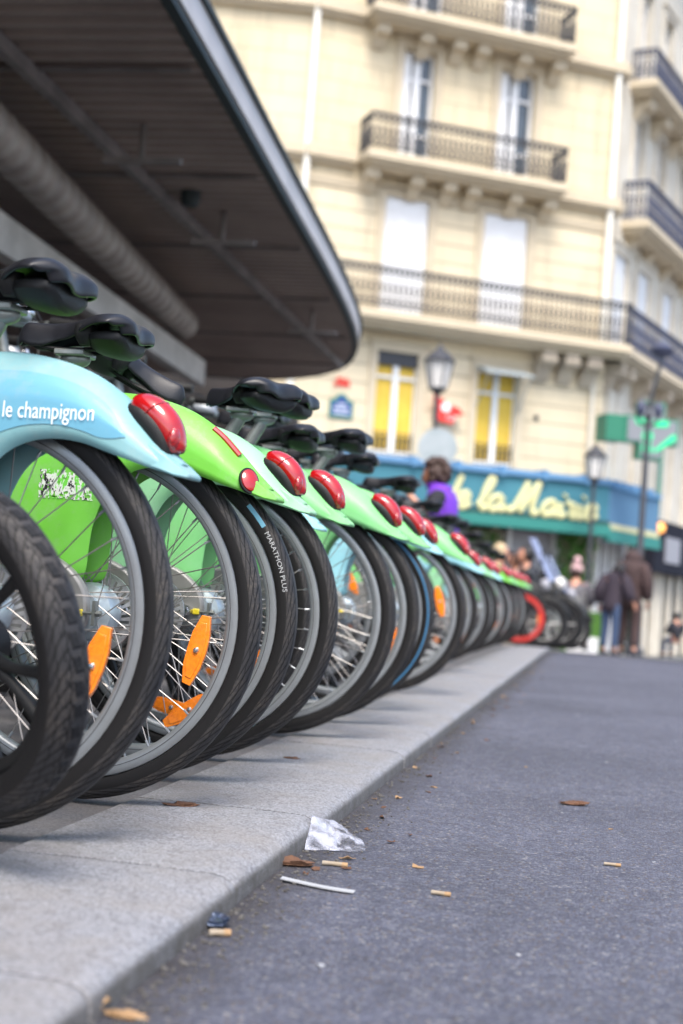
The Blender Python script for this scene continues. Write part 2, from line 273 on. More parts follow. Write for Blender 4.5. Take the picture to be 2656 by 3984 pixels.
def bag_mat():
    m = mat('clear_film', (.58, .60, .70), .22); nt = m.node_tree; b = nt.nodes['Principled BSDF']; L = nt.links.new
    tc = N(nt, 'ShaderNodeTexCoord'); n = N(nt, 'ShaderNodeTexNoise', Scale=22., Detail=5., Distortion=1.2); L(tc.outputs['Object'], n.inputs['Vector'])
    mr = N(nt, 'ShaderNodeMapRange'); mr.inputs[1].default_value = .4; mr.inputs[2].default_value = .62; mr.inputs[3].default_value = .06; mr.inputs[4].default_value = .50
    L(n.outputs['Fac'], mr.inputs[0]); L(mr.outputs[0], b.inputs['Alpha'])
    n2 = N(nt, 'ShaderNodeTexNoise', Scale=70., Detail=4., Distortion=2.); L(tc.outputs['Object'], n2.inputs['Vector'])
    bp = N(nt, 'ShaderNodeBump', Strength=.7, Distance=.004); L(n2.outputs['Fac'], bp.inputs['Height']); L(bp.outputs['Normal'], b.inputs['Normal'])
bag_mat()

# ------------------------------------------------------------------ mesh helpers
class MB:
    def __init__(s): s.v = []; s.f = []; s.uv = []; s.mi = []; s.cur = 0
    def add(s, vs, fs, uvs=None):
        o = len(s.v); s.v += [tuple(p) for p in vs]
        for i, f in enumerate(fs):
            s.f.append([o + k for k in f]); s.mi.append(s.cur); s.uv.append(uvs[i] if uvs else None)
        return s
    def box(s, a, b):
        x0, y0, z0 = a; x1, y1, z1 = b
        vs = [(x0, y0, z0), (x1, y0, z0), (x1, y1, z0), (x0, y1, z0), (x0, y0, z1), (x1, y0, z1), (x1, y1, z1), (x0, y1, z1)]
        return s.add(vs, [(0, 3, 2, 1), (4, 5, 6, 7), (0, 1, 5, 4), (1, 2, 6, 5), (2, 3, 7, 6), (3, 0, 4, 7)])
    def tube(s, pts, r, n=8, cap=True, closed=False, flat=1.):
        pts = [Vector(p) for p in pts]; m = len(pts); rs = r if isinstance(r, (list, tuple)) else [r] * m
        vs = []; up0 = None
        for i, p in enumerate(pts):
            if closed: t = pts[(i + 1) % m] - pts[i - 1]
            else: t = pts[min(i + 1, m - 1)] - pts[max(i - 1, 0)]
            t.normalize()
            if up0 is None:
                ref = Vector((0, 0, 1)) if abs(t.z) < .9 else Vector((1, 0, 0)); a = t.cross(ref).normalized()
            else: a = (up0 - t * up0.dot(t)).normalized()
            up0 = a; b = t.cross(a)
            for k in range(n):
                q = 2 * PI * k / n; vs.append(p + a * cos(q) * rs[i] + b * sin(q) * rs[i] * flat)
        fs = []
        for i in range(m if closed else m - 1):
            j = (i + 1) % m
            for k in range(n):
                k2 = (k + 1) % n; fs.append((i * n + k, i * n + k2, j * n + k2, j * n + k))
        if cap and not closed: fs.append(tuple(range(n - 1, -1, -1))); fs.append(tuple((m - 1) * n + k for k in range(n)))
        return s.add(vs, fs)
    def rings(s, rings, cap=True):
        n = len(rings[0]); vs = [p for r in rings for p in r]; fs = []
        for i in range(len(rings) - 1):
            for k in range(n):
                k2 = (k + 1) % n; fs.append((i * n + k, i * n + k2, (i + 1) * n + k2, (i + 1) * n + k))
        if cap: fs.append(tuple(range(n - 1, -1, -1))); fs.append(tuple((len(rings) - 1) * n + k for k in range(n)))
        return s.add(vs, fs)
    def lathe(s, prof, c=(0, 0, 0), axis='z', n=16, cap=True):
        rr = []
        for r, h in prof:
            ring = []
            for k in range(n):
                q = 2 * PI * k / n
                if axis == 'z': ring.append((c[0] + r * cos(q), c[1] + r * sin(q), c[2] + h))
                elif axis == 'y': ring.append((c[0] + r * cos(q), c[1] + h, c[2] - r * sin(q)))
                else: ring.append((c[0] + h, c[1] + r * cos(q), c[2] + r * sin(q)))
            rr.append(ring)
        return s.rings(rr, cap)
    def prism(s, poly, y0, y1, plane='xz'):
        n = len(poly)
        f = {'xz': lambda p, h: (p[0], h, p[1]), 'xy': lambda p, h: (p[0], p[1], h), 'yz': lambda p, h: (h, p[0], p[1])}[plane]
        vs = [f(p, y0) for p in poly] + [f(p, y1) for p in poly]
        return s.add(vs, [tuple(range(n)), tuple(range(2 * n - 1, n - 1, -1))] + [(k, n + k, n + (k + 1) % n, (k + 1) % n) for k in range(n)])
    def ell(s, c, r, n=12, m=8, f=None):
        vs = [(c[0], c[1], c[2] - r[2])]; fs = []
        for i in range(1, m):
            a = -PI / 2 + PI * i / m
            for k in range(n):
                q = 2 * PI * k / n; vs.append((c[0] + r[0] * cos(a) * cos(q), c[1] + r[1] * cos(a) * sin(q), c[2] + r[2] * sin(a)))
        vs.append((c[0], c[1], c[2] + r[2]))
        for k in range(n): fs.append((0, 1 + (k + 1) % n, 1 + k))
        for i in range(m - 2):
            for k in range(n): a = 1 + i * n; fs.append((a + k, a + (k + 1) % n, a + n + (k + 1) % n, a + n + k))
        for k in range(n): a = 1 + (m - 2) * n; fs.append((a + k, a + (k + 1) % n, a + n))
        if f: vs = [f(Vector(v)) for v in vs]
        return s.add(vs, fs)
    def build(s, name, mats, parent=None, smooth=True, bevel=0, sub=0, xf=None, origin=None, auto=40):
        if not isinstance(mats, (list, tuple)): mats = [mats]
        me = bpy.data.meshes.new(name); vs = s.v
        if xf: vs = [tuple(xf(Vector(v))) for v in vs]
        if origin: o = Vector(origin); vs = [tuple(Vector(v) - o) for v in vs]
        me.from_pydata(vs, [], s.f)
        for m in mats: me.materials.append(M[m] if isinstance(m, str) else m)
        if any(s.uv):
            ul = me.uv_layers.new(name='UVMap')
            for p in me.polygons:
                u = s.uv[p.index]
                if u:
                    for li, q in zip(p.loop_indices, u): ul.data[li].uv = q
        for p in me.polygons: p.material_index = s.mi[p.index]
        bm = bmesh.new(); bm.from_mesh(me)
        if not any(s.uv): bmesh.ops.remove_doubles(bm, verts=bm.verts, dist=1e-6)
        bmesh.ops.recalc_face_normals(bm, faces=bm.faces)
        for f in bm.faces: f.smooth = smooth
        if smooth:
            for e in bm.edges:
                if len(e.link_faces) == 2 and e.calc_face_angle(0) > R_(auto): e.smooth = False
        bm.to_mesh(me); bm.free()
        ob = bpy.data.objects.new(name, me); COL.objects.link(ob)
        if parent: ob.parent = parent
        if origin: ob.location = origin
        if bevel:
            md = ob.modifiers.new('bevel', 'BEVEL'); md.width = bevel; md.segments = 2; md.limit_method = 'ANGLE'; md.angle_limit = R_(40)
        if sub:
            md = ob.modifiers.new('sub', 'SUBSURF'); md.levels = md.render_levels = sub
        return ob
def tag(o, label=None, cat=None, group=None, kind=None):
    if label: o['label'] = label
    if cat: o['category'] = cat
    if group: o['group'] = group
    if kind: o['kind'] = kind
    return o
def thing(name, label, cat, loc=(0, 0, 0), rz=0, group=None):
    o = bpy.data.objects.new(name, None); COL.objects.link(o); o.location = loc; o.rotation_euler = (0, 0, rz); o.empty_display_size = .1
    return tag(o, label, cat, group)
def dup(o, parent=None):
    c = o.copy(); COL.objects.link(c)
    if parent: c.parent = parent
    for ch in list(o.children): dup(ch, c)
    return c
def kids(o, name): return [c for c in o.children if c.name.split('.')[0] == name]
def drop(o):
    for c in list(o.children): drop(c)
    bpy.data.objects.remove(o)
def setmat(o, m, slot=0):
    o.material_slots[slot].link = 'OBJECT'; o.material_slots[slot].material = M[m]
def text_geo(txt, size):
    c = bpy.data.curves.new('text', 'FONT'); c.body = txt; c.size = size; c.resolution_u = 3
    o = bpy.data.objects.new('text', c); COL.objects.link(o)
    me = bpy.data.meshes.new_from_object(o.evaluated_get(bpy.context.evaluated_depsgraph_get()))
    vs = [tuple(v.co) for v in me.vertices]; fs = [tuple(p.vertices) for p in me.polygons]
    bpy.data.objects.remove(o); bpy.data.meshes.remove(me); bpy.data.curves.remove(c)
    return vs, fs
def gz(y):      # the ground dips away gently beyond the end of the rank
    if y < 13: return 0.
    if y < 15: t = (y - 13); return -.0075 * t * t
    return -.030 - .030 * (y - 15)
def spline(pts, n):
    out = []; P = [Vector(p) for p in pts]
    for i in range(len(P) - 1):
        p0 = P[max(i - 1, 0)]; p1 = P[i]; p2 = P[i + 1]; p3 = P[min(i + 2, len(P) - 1)]
        for k in range(n):
            t = k / n
            out.append(.5 * ((2 * p1) + (p2 - p0) * t + (2 * p0 - 5 * p1 + 4 * p2 - p3) * t * t + (3 * p1 - p0 - 3 * p2 + p3) * t ** 3))
    out.append(P[-1]); return out

# ================================================================== SETTING
def strip_ground(name, x0, x1, y0, y1, z, m, nx=6):
    b = MB(); ys = [y0 + (y1 - y0) * i / 160 for i in range(161)]; xs = [x0 + (x1 - x0) * i / nx for i in range(nx + 1)]
    vs = [(x, y, z + gz(y)) for y in ys for x in xs]; w = nx + 1
    b.add(vs, [(i * w + k, i * w + k + 1, (i + 1) * w + k + 1, (i + 1) * w + k) for i in range(160) for k in range(nx)])
    return tag(b.build(name, m), kind='structure')
strip_ground('ground', -150, 150, -60, 400, -.06, 'pavement_asphalt')
strip_ground('road', -.52, 9, -6, 46, -.042, 'asphalt')
strip_ground('pavement', -14, -.82, -6, 26, -.006, 'pavement_asphalt')
kb = MB(); y = 1.968 - .585 * 10; random.seed(3)
kprof = [(-.823, -.05), (-.823, -.003), (-.818, 0), (-.70, .0015), (-.60, .001), (-.515, -.0005), (-.497, -.003), (-.486, -.008), (-.479, -.015), (-.4765, -.022), (-.476, -.055)]
while y < 14.3:
    y2 = y + .585; j = .0040
    dz = random.uniform(-.0015, .0015); dx = random.uniform(-.002, .002)
    rr = []
    for yy, sh in ((y + j, .0012), (y + j + .003, 0), (y + j + .012, 0), (y + .2, 0), (y + .4, 0), (y2 - j - .012, 0), (y2 - j - .003, 0), (y2 - j, .0012)):
        rr.append([(px + dx - (sh if i > 5 else 0), yy, pz + dz + gz(yy) - (sh * .6 if 1 <= i else 0)) for i, (px, pz) in enumerate(kprof)])
    kb.rings(rr); y = y2
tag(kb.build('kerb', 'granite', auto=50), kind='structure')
jb = MB(); jb.box((-.815, -5, -.055), (-.512, 14.2, -.008)); tag(jb.build('kerb_bedding', 'joint', smooth=False), kind='structure')
# distant paving rise past the rank (traffic table)
strip_ground('crossing', -6, 8, 14.6, 30, -.030, 'granite')

# ================================================================== BICYCLES
HZ = .337
TR, TC = .0228, .3140      # tyre tube radius / centre radius
def tyre_mb(rt=TR, rc=TC, n=96):
    b = MB(); prof = []
    K = 20
    for k in range(K + 1):
        a = R_(215) - R_(250) * k / K          # from near bead over the crown to far bead
        prof.append((rc + rt * 1.0 * sin(a) * 1.02 if True else 0, rt * cos(a) * .98))
    prof = [(rc + rt * math.copysign(abs(sin(a)) ** .85, sin(a)), rt * math.copysign(abs(cos(a)) ** .75, cos(a))) for a in [R_(-35) + R_(250) * k / K for k in range(K + 1)]]
    # a: -35..215 : sin>0 crown outward
    vs = []; fs = []; uv = []
    for i in range(n):
        q = 2 * PI * i / n
        for (r, yy) in prof: vs.append((r * cos(q), -yy, r * sin(q)))
    w = K + 1
    for i in range(n):
        j = (i + 1) % n
        for k in range(K):
            fs.append((i * w + k, i * w + k + 1, j * w + k + 1, j * w + k))
            uv.append(((i / n, k / K), (i / n, (k + 1) / K), ((i + 1) / n, (k + 1) / K), ((i + 1) / n, k / K)))
    return b.add(vs, fs, uv)
def ring_mb(b, prof, n=96):
    w = len(prof); vs = []; fs = []
    for i in range(n):
        q = 2 * PI * i / n
        vs += [(r * cos(q), yy, r * sin(q)) for r, yy in prof]
    for i in range(n):
        j = (i + 1) % n
        fs += [(i * w + k, i * w + (k + 1) % w, j * w + (k + 1) % w, j * w + k) for k in range(w)]
    return b.add(vs, fs)
def make_wheel(parent, loc, name='rear_wheel', full=True):
    b = MB(); rin = TC - TR
    ring_mb(b, [(rin + .006, -.0125), (rin + .001, -.0140), (rin - .010, -.0140), (rin - .0165, -.0105), (rin - .019, 0), (rin - .0165, .0105), (rin - .010, .0140), (rin + .001, .0140), (rin + .006, .0125)])
    for k in range(36):        # nipples
        q = 2 * PI * (k + .5) / 36
        b.tube([((rin - .019) * cos(q), 0, (rin - .019) * sin(q)), ((rin - .031) * cos(q), (.003 if k % 2 else -.003), (rin - .031) * sin(q))], .0022, 5)
    w = b.build(name, 'rim', parent, auto=50); w.location = loc
    tb = MB(); ring_mb(tb, [(rin - .0085, -.0146), (rin - .0072, -.0146), (rin - .0072, -.0138), (rin - .0085, -.0138)]); tb.build('rim_line', 'rim_line', w)
    tyre_mb().build('tyre', 'tyre', w, auto=80)
    sb = MB()
    for k in range(36):
        q = 2 * PI * (k + .5) / 36; side = 1 if k % 2 else -1
        hb = q + (1 if (k // 2) % 2 else -1) * R_(62)
        fr = .036
        sb.tube([(fr * cos(hb), side * .030, fr * sin(hb)), ((rin - .027) * cos(q), side * .003, (rin - .027) * sin(q))], .00115, 5, cap=False)
    sb.build('spokes', 'spoke', w)
    h = MB(); h.lathe([(.006, -.052), (.016, -.050), (.018, -.036), (.040, -.033), (.041, -.028), (.026, -.022), (.030, -.004), (.050, .004), (.054, .014), (.054, .044), (.046, .052), (.006, .056)], axis='y', n=28)
    hu = h.build('hub', 'hub_silver', w)
    d = MB(); n = 30
    ring_mb(d, [(.0755, .056), (.0755, .060), (.068, .060), (.068, .056)], 60)
    ring_mb(d, [(.050, .052), (.050, .058), (.020, .058), (.020, .052)], 40)
    for k in range(n):
        q = 2 * PI * k / n; q2 = q + .10; t = .0046
        c0, s0, c1, s1 = cos(q), sin(q), cos(q2), sin(q2)
        p0 = Vector((.049 * c0, .055, .049 * s0)); p1 = Vector((.0685 * c1, .058, .0685 * s1))
        nrm = Vector((-(p1 - p0).z, 0, (p1 - p0).x)).normalized() * t * .55
        yv = Vector((0, .0017, 0))
        d.rings([[p0 - nrm - yv, p0 + nrm - yv, p0 + nrm + yv, p0 - nrm + yv], [p1 - nrm * 1.5 - yv, p1 + nrm * 1.5 - yv, p1 + nrm * 1.5 + yv, p1 - nrm * 1.5 + yv]])
    d.build('brake_disc', 'disc_alloy', w, auto=30)
    for sgn in (0, PI):
        rb = MB(); L2 = .062
        pl = [(.222, -L2), (.238, -L2 - .002), (.247, -.030), (.249, .0), (.247, .030), (.238, L2 + .002), (.222, L2), (.214, .030), (.213, 0), (.214, -.030)]
        rb.prism(pl, -.014, -.005)
        rb.prism([(x * .0 + .231 + (x - .231) * .72, z * .80) for x, z in pl], -.0155, -.0138)
        ro = rb.build('reflector', 'orange_reflector', w, bevel=.001, auto=30); ro.rotation_euler = (0, sgn, 0)
        sc = MB(); sc.lathe([(.0005, -.0205), (.004, -.0195), (.0062, -.016), (.0062, -.013)], (.231, 0, 0), 'y', 12); sc.build('screw', 'bolt', ro)
    return w
# --- rear mudguard shell ; outline pairs (top, low) relative to hub
SH_T = [(-.385, 0), (-.377, .1), (-.338, .200), (-.276, .282), (-.196, .346), (-.1, .384), (0, .395), (.085, .393), (.165, .374), (.230, .337), (.270, .300), (.304, .266), (.334, .238)]
SH_L = [(-.02, .05), (.014, .064), (.020, .118), (.024, .155), (.038, .200), (.062, .236), (.10, .259), (.145, .267), (.19, .263), (.228, .252), (.265, .241), (.300, .231), (.332, .223)]
NS = 6
def shell_grid(n=5, inset=0, T=SH_T, L=SH_L, wide=1.):
    Ts = spline([(a, 0, c) for a, c in T], n); Ls = spline([(a, 0, c) for a, c in L], n)
    rows = []
    m = len(Ts)
    for i in range(m):
        f = i / (m - 1); t, l = Ts[i], Ls[i]
        wl = .050 * wide * (1 - .25 * max(0, f - .8) / .2); wc = .020
        row = []
        for k in range(NS + 1):
            s = k / NS
            yy = wl if s < .45 else wl - (wl - wc) * ((s - .45) / .55) ** 1.6
            row.append(((l.x + (t.x - l.x) * s), yy, l.z + (t.z - l.z) * s))
        # crest
        nrm = Vector((t.x, 0, t.z)).normalized()
        cr = Vector((t.x, 0, t.z)) + nrm * .006
        rows.append([(x, -yy, z) for x, yy, z in row] + [(cr.x, -.010, cr.z), (cr.x, .010, cr.z)] + [(x, yy, z) for x, yy, z in reversed(row)])
    return rows
def shell_mb(**k):
    rows = shell_grid(**k); b = MB(); w = len(rows[0])
    b.add([p for r in rows for p in r], [(i * w + j, i * w + j + 1, (i + 1) * w + j + 1, (i + 1) * w + j) for i in range(len(rows) - 1) for j in range(w - 1)])
    return b
def make_bike():
    root = thing('shared_bicycle', 'proto', 'bicycle')
    w = make_wheel(root, (0, 0, HZ))
    sm = shell_mb(); sh = sm.build('mudguard', 'paint_pale_green', root, auto=45); sh.location = (0, 0, HZ)
    md = sh.modifiers.new('sol', 'SOLIDIFY'); md.thickness = .003; md.offset = -1
    # lip under the lamp
    lp = MB(); lp.rings([[(.290, -.036, .270), (.290, .036, .270), (.286, .042, .236), (.286, -.042, .236)], [(.318, -.038, .2535), (.318, .038, .2535), (.316, .0445, .228), (.316, -.0445, .228)], [(.336, -.036, .2405), (.336, .036, .2405), (.336, .042, .2215), (.336, -.042, .2215)], [(.356, -.026, .226), (.356, .026, .226), (.355, .027, .219), (.355, -.027, .219)]])
    lp.build('lip', 'paint_pale_green', sh, bevel=.003)
    # tail lamp: dark housing and red lens, both a curved bean following the tail
    path = spline([(.246, 0, .326), (.270, 0, .321), (.294, 0, .303), (.310, 0, .279), (.318, 0, .254)], 5); m = len(path)
    def bean(pp, rad, ry):
        b = MB(); rr = []
        for i, p in enumerate(pp):
            t = (pp[min(i + 1, len(pp) - 1)] - pp[max(i - 1, 0)]).normalized(); nr = Vector((t.z, 0, -t.x)) * -1
            if nr.x + nr.z < 0: nr = -nr
            rr.append([p + nr * rad[i] * cos(a) + Vector((0, ry[i] * sin(a), 0)) for a in [2 * PI * k / 16 for k in range(16)]])
        return b.rings(rr)
    fr = [i / (m - 1) for i in range(m)]
    rad = [.003 + .0205 * (sin(PI * min(1, .10 + .82 * f)) ** .55) for f in fr]; ry = [.005 + .023 * (sin(PI * min(1, .08 + .86 * f)) ** .5) for f in fr]
    off = Vector((-.0065, 0, -.0085))
    tl = bean([p + off for p in path], [r * .98 for r in rad], [r * 1.06 for r in ry]).build('tail_lamp', 'black_plastic', root, auto=60); tl.location = (0, 0, HZ)
    ln = bean([p + Vector((.004, 0, .004)) for p in path], rad, ry).build('lens', 'lamp_red', tl, auto=60)
    rbm = MB(); q_ = 7; p_ = path[q_] + Vector((.004, 0, .004)); t_ = (path[q_ + 1] - path[q_ - 1]).normalized(); n_ = Vector((-t_.z, 0, t_.x)); n_ = n_ if n_.x + n_.z > 0 else -n_
    rbm.tube([p_ + t_ * .006 * cos(a) + n_ * (rad[q_] + .0003) * cos(a) + Vector((0, (ry[q_] + .0003) * sin(a), 0)) for a in [2 * PI * k / 24 for k in range(24)]], .0011, 6, closed=True); rbm.build('lens_rib', 'lamp_red_deep', ln)
    bb = MB(); bb.ell((.322, -.012, .279), (.010, .016, .019), 14, 8); bb.build('round_reflector', 'lamp_red_deep', tl)
    # chain case
    cp = spline([(-.40, 0, .052), (-.30, 0, .078), (-.20, 0, .102), (-.12, 0, .112), (-.06, 0, .104), (-.01, 0, .082), (.026, 0, .045), (.036, 0, .004), (.030, 0, -.024), (.006, 0, -.036), (-.06, 0, -.040), (-.16, 0, -.050), (-.26, 0, -.058), (-.40, 0, -.066)], 4)
    cb = MB(); cb.prism([(p.x, p.z) for p in cp], -.074, -.050)
    cc = cb.build('chain_case', 'case_grey', root, bevel=.006, auto=35); cc.location = (0, 0, HZ)
    nb = MB(); nb.lathe([(.0135, -.090), (.0135, -.074)], axis='y', n=20); nb.lathe([(.0095, -.096), (.0105, -.094), (.0105, -.090)], axis='y', n=6); nb.build('axle_nut', 'bolt', cc, auto=30)
    tb = MB(); tb.box((.014, -.080, -.007), (.030, -.072, .006)); tb.build('tensioner', 'yellow_plastic', cc, bevel=.002)
    t2 = MB(); t2.box((.048, -.078, -.022), (.054, -.062, .022)); t2.tube([(.03, -.074, 0), (.066, -.074, 0)], .003, 8); t2.lathe([(.006, .056), (.006, .064)], (0, -.074, 0), 'x', 6); t2.build('tension_plate', 'frame_grey', cc, auto=30)
    # frame
    f = MB()
    for s in (-1, 1):
        f.tube(spline([(.0, s * .058, HZ), (-.20, s * .058, HZ - .02), (-.34, s * .045, HZ - .035), (-.43, s * .03, HZ - .04)], 3), .011, 8)
    f.tube(spline([(-.43, 0, .28), (-.42, 0, .40), (-.40, 0, .52), (-.30, 0, .66), (-.17, 0, .74)], 4), .022, 10)
    f.tube(spline([(-.43, 0, .29), (-.58, 0, .33), (-.74, 0, .50), (-.84, 0, .72), (-.88, 0, .84)], 4), .034, 12)
    f.tube([(-.90, 0, .64), (-.86, 0, .92)], .024, 10)
    f.lathe([(.026, -.045), (.026, .045)], (-.43, 0, .295), 'y', 14)
    f.build('frame', 'frame_grey', root)
    for (px, py, pz, sy) in ((-.35, -.12, .15, -1), (-.51, .12, .44, 1)):
        cr = MB(); cr.tube([(-.43, sy * .06, .295), (px, sy * .075, pz)], .009, 8); ck = cr.build('crank', 'frame_grey', root)
        pb = MB(); pb.box((px - .045, py - .045, pz - .012), (px + .045, py + .045, pz + .012)); pb.build('pedal', 'black_plastic', ck, bevel=.004)
    ks = MB(); ks.tube([(-.12, .075, .30), (-.05, .12, .10), (.02, .15, .012)], .009, 8); ks.ell((.03, .155, .010), (.025, .014, .009)); ks.build('kickstand', 'black_plastic', root)
    # seat post + saddle ; saddle origin at clamp
    p = MB(); p.tube([(-.14, 0, .60), (-.030, 0, .800)], .0155, 14); p.lathe([(.024, 0), (.025, .035), (.022, .04)], (-.13, 0, .70), 'z', 14)
    sp = p.build('seat_post', 'frame_grey', root)
    hd = MB(); hd.ell((-.028, 0, .802), (.030, .020, .016), 14, 8); hd.box((-.06, -.030, .806), (.0, .030, .818)); hd.build('clamp', 'frame_grey', sp, bevel=.003)
    sad = make_saddle(root); sad.location = (-.03, 0, .824)
    # handlebar
    hb = MB(); hb.tube(spline([(-.72, -.30, 1.06), (-.82, -.27, 1.07), (-.90, -.16, 1.06), (-.915, 0, 1.05), (-.90, .16, 1.06), (-.82, .27, 1.07), (-.72, .30, 1.06)], 4), .0125, 10)
    hb.tube([(-.86, 0, .90), (-.90, 0, 1.05)], .018, 10)
    hb.tube([(-.86, 0, .82), (-.86, 0, .92)], .018, 10)
    h = hb.build('handlebar', 'frame_grey', root); h.location = (0, 0, .085)
    for s in (-1, 1):
        g = MB(); g.tube([(-.70, s * .302, 1.06), (-.735, s * .298, 1.061), (-.78, s * .285, 1.066), (-.82, s * .272, 1.071)], [.019, .017, .0175, .019], 12); g.build('grip', 'black_plastic', h)
        lv = MB(); lv.tube(spline([(-.86, s * .23, 1.06), (-.82, s * .24, 1.02), (-.74, s * .28, 1.01)], 3), .006, 6); lv.lathe([(.017, -.02), (.020, 0), (.017, .02)], (-.86, s * .235, 1.065), 'y', 10); lv.build('brake_lever', 'black_plastic', h)
    cz = MB(); cz.rings([[(-.98, -.05, 1.02), (-.98, .05, 1.02), (-.98, .05, 1.07), (-.98, -.05, 1.07)], [(-.93, -.075, 1.03), (-.93, .075, 1.03), (-.93, .075, 1.115), (-.93, -.075, 1.115)], [(-.84, -.07, 1.03), (-.84, .07, 1.03), (-.84, .07, 1.10), (-.84, -.07, 1.10)], [(-.80, -.05, 1.04), (-.80, .05, 1.04), (-.80, .05, 1.06), (-.80, -.05, 1.06)]])
    con = cz.build('console', 'rim', h, sub=1)
    q = MB(); q.rings([[(-.95, -.05, 1.098), (-.95, .05, 1.098), (-.95, .05, 1.102), (-.95, -.05, 1.102)], [(-.86, -.05, 1.096), (-.86, .05, 1.096), (-.86, .05, 1.101), (-.86, -.05, 1.101)]]); q.build('display', 'paint_light_blue', con)
    q = MB()
    for s_ in (-1, 1):
        q.tube(spline([(-.86, s_ * .22, 1.06), (-.93, s_ * .20, 1.15), (-1.0, s_ * .08, 1.12), (-.96, s_ * .02, .95), (-.92, 0, .82)], 4), .0035, 5)
        q.tube(spline([(-.86, s_ * .19, 1.05), (-.98, s_ * .15, 1.13), (-1.03, s_ * .0, 1.08), (-.98, -s_ * .02, .9), (-.93, 0, .80)], 4), .0035, 5)
    q.build('cables', 'black_plastic', h)
    q = MB(); q.ell((-.875, .14, 1.09), (.028, .028, .020)); q.build('bell', 'bolt', h)
    # front basket
    bk = MB(); n = 9
    for i in range(n + 1):
        z = .74 + .20 * i / n; e = .02 * i / n
        bk.tube([(-1.00 + e, -.15 - e, z), (-1.30 - e, -.15 - e, z), (-1.30 - e, .15 + e, z), (-1.00 + e, .15 + e, z)], .005 if i < n else .011, 6, closed=True)
    for i in range(9):
        u = -1 + 2 * i / 8
        bk.tube([(-1.00, .15 * u, .74), (-.98, .17 * u, .94)], .005, 5); bk.tube([(-1.30, .15 * u, .74), (-1.32, .17 * u, .94)], .005, 5)
        x = -1.15 + .15 * u
        for s in (-1, 1): bk.tube([(x, s * .15, .74), (-1.15 + .17 * u, s * .17, .94)], .005, 5)
    bk.box((-1.30, -.15, .735), (-1.0, .15, .745)); bk.build('basket', 'case_grey', root)
    fk = MB()
    for s in (-1, 1): fk.tube([(-.90, s * .05, .66), (-1.02, s * .055, HZ)], .013, 8)
    fk.box((-.93, -.06, .63), (-.87, .06, .68)); fk.build('fork', 'frame_grey', root)
    fw = make_wheel(root, (-1.02, 0, HZ), 'front_wheel')
    for c in kids(fw, 'brake_disc'): drop(c)
    fm = MB(); rr = []
    for k in range(17):
        a = R_(-5 + 150 * k / 16); rr.append([(-1.02 + (r) * cos(a), yy, HZ + r * sin(a)) for r, yy in ((.345, -.030), (.362, -.022), (.368, 0), (.362, .022), (.345, .030), (.352, 0))])
    fm.rings(rr); fm.build('front_mudguard', 'paint_pale_green', root)
    return root
def saddle_geo():
    # length u: 0 nose .. 1 rear ; x from -.112 to .133, clamp at the origin
    b = MB(); NV = 20; vs = []
    W_ = [(0, .005), (.03, .016), (.08, .023), (.18, .027), (.32, .031), (.43, .040), (.54, .060), (.65, .085), (.76, .101), (.86, .104), (.94, .096), (1., .080)]
    def wid(u):
        for i in range(len(W_) - 1):
            if W_[i][0] <= u <= W_[i + 1][0]:
                t = (u - W_[i][0]) / (W_[i + 1][0] - W_[i][0]); return W_[i][1] + (W_[i + 1][1] - W_[i][1]) * t
        return W_[-1][1]
    def sm(a, c, x): t = max(0, min(1, (x - a) / (c - a))); return t * t * (3 - 2 * t)
    us = [0, .012, .03, .06, .1] + [.1 + .84 * i / 20 for i in range(1, 21)] + [.97, .99, 1., 1.004, 1.004]
    nu = len(us)
    for i, u in enumerate(us):
        w = wid(min(u, 1)); x = -.112 + .245 * u; rear = sm(.42, .78, u)
        end = (0, .004, .012, .024, .036)[max(0, i - (nu - 5))] if i > nu - 5 else 0
        for k in range(NV + 1):
            th = -1 + 2 * k / NV; a = abs(th)
            yy = w * (math.copysign(a ** .85, th))
            z0 = .046 - .004 * sin(PI * min(1, u / .5)) - .022 * (1 - sm(0, .07, u)) + .012 * rear - .012 * sm(.9, 1., u)
            skirt = .025 + .021 * (1 - rear) * sm(0, .1, u) * (1 - .5 * sm(.2, .4, u))
            z = z0 - skirt * a ** 3.6 - .006 * rear * math.exp(-(th / .34) ** 2)
            if end: z = z0 - .006 * math.exp(-(th / .34) ** 2) - .6 * skirt * a ** 3.6 - end * (.85 - .35 * a * a)
            xx = x - .008 * math.exp(-(th / .32) ** 2) * sm(.75, 1, u) - .024 * sm(.8, 1, u) * max(0, (a - .7) / .3) ** 2
            vs.append((xx, yy * (1 - .35 * (end / .036 if end else 0) * .3), z))
    w = NV + 1
    return b.add(vs, [(i * w + k, i * w + k + 1, (i + 1) * w + k + 1, (i + 1) * w + k) for i in range(nu - 1) for k in range(NV)])
def make_saddle(parent):
    s = saddle_geo().build('saddle', 'saddle_black', parent, auto=180)
    md = s.modifiers.new('sol', 'SOLIDIFY'); md.thickness = .007; md.offset = -1
    md = s.modifiers.new('sub', 'SUBSURF'); md.levels = 1; md.render_levels = 1
    sh = MB()
    sh.rings([[(x, yy * w, z) for yy, z in ((-1, .030), (-.95, .006), (-.5, -d), (.5, -d), (.95, .006), (1, .030))] for x, w, d in ((.030, .050, .002), (.055, .076, .014), (.085, .086, .020), (.108, .080, .020), (.118, .068, .008))])
    sh.build('bumper', 'black_plastic', s, sub=1)
    for q in (-1, 1):
        el = MB(); el.lathe([(.020, .02), (.022, .006), (.016, -.008), (.010, -.016)], (.035, q * .045, .014), 'z', 12); el.build('elastomer', 'black_plastic', s)
    rl = MB()
    for q in (-1, 1): rl.tube(spline([(-.09, q * .010, .024), (-.07, q * .014, .004), (-.035, q * .022, -.006), (.03, q * .024, -.006), (.06, q * .030, -.002), (.08, q * .036, .010)], 3), .0038, 8)
    rl.build('rails', 'black_plastic', s)
    return s
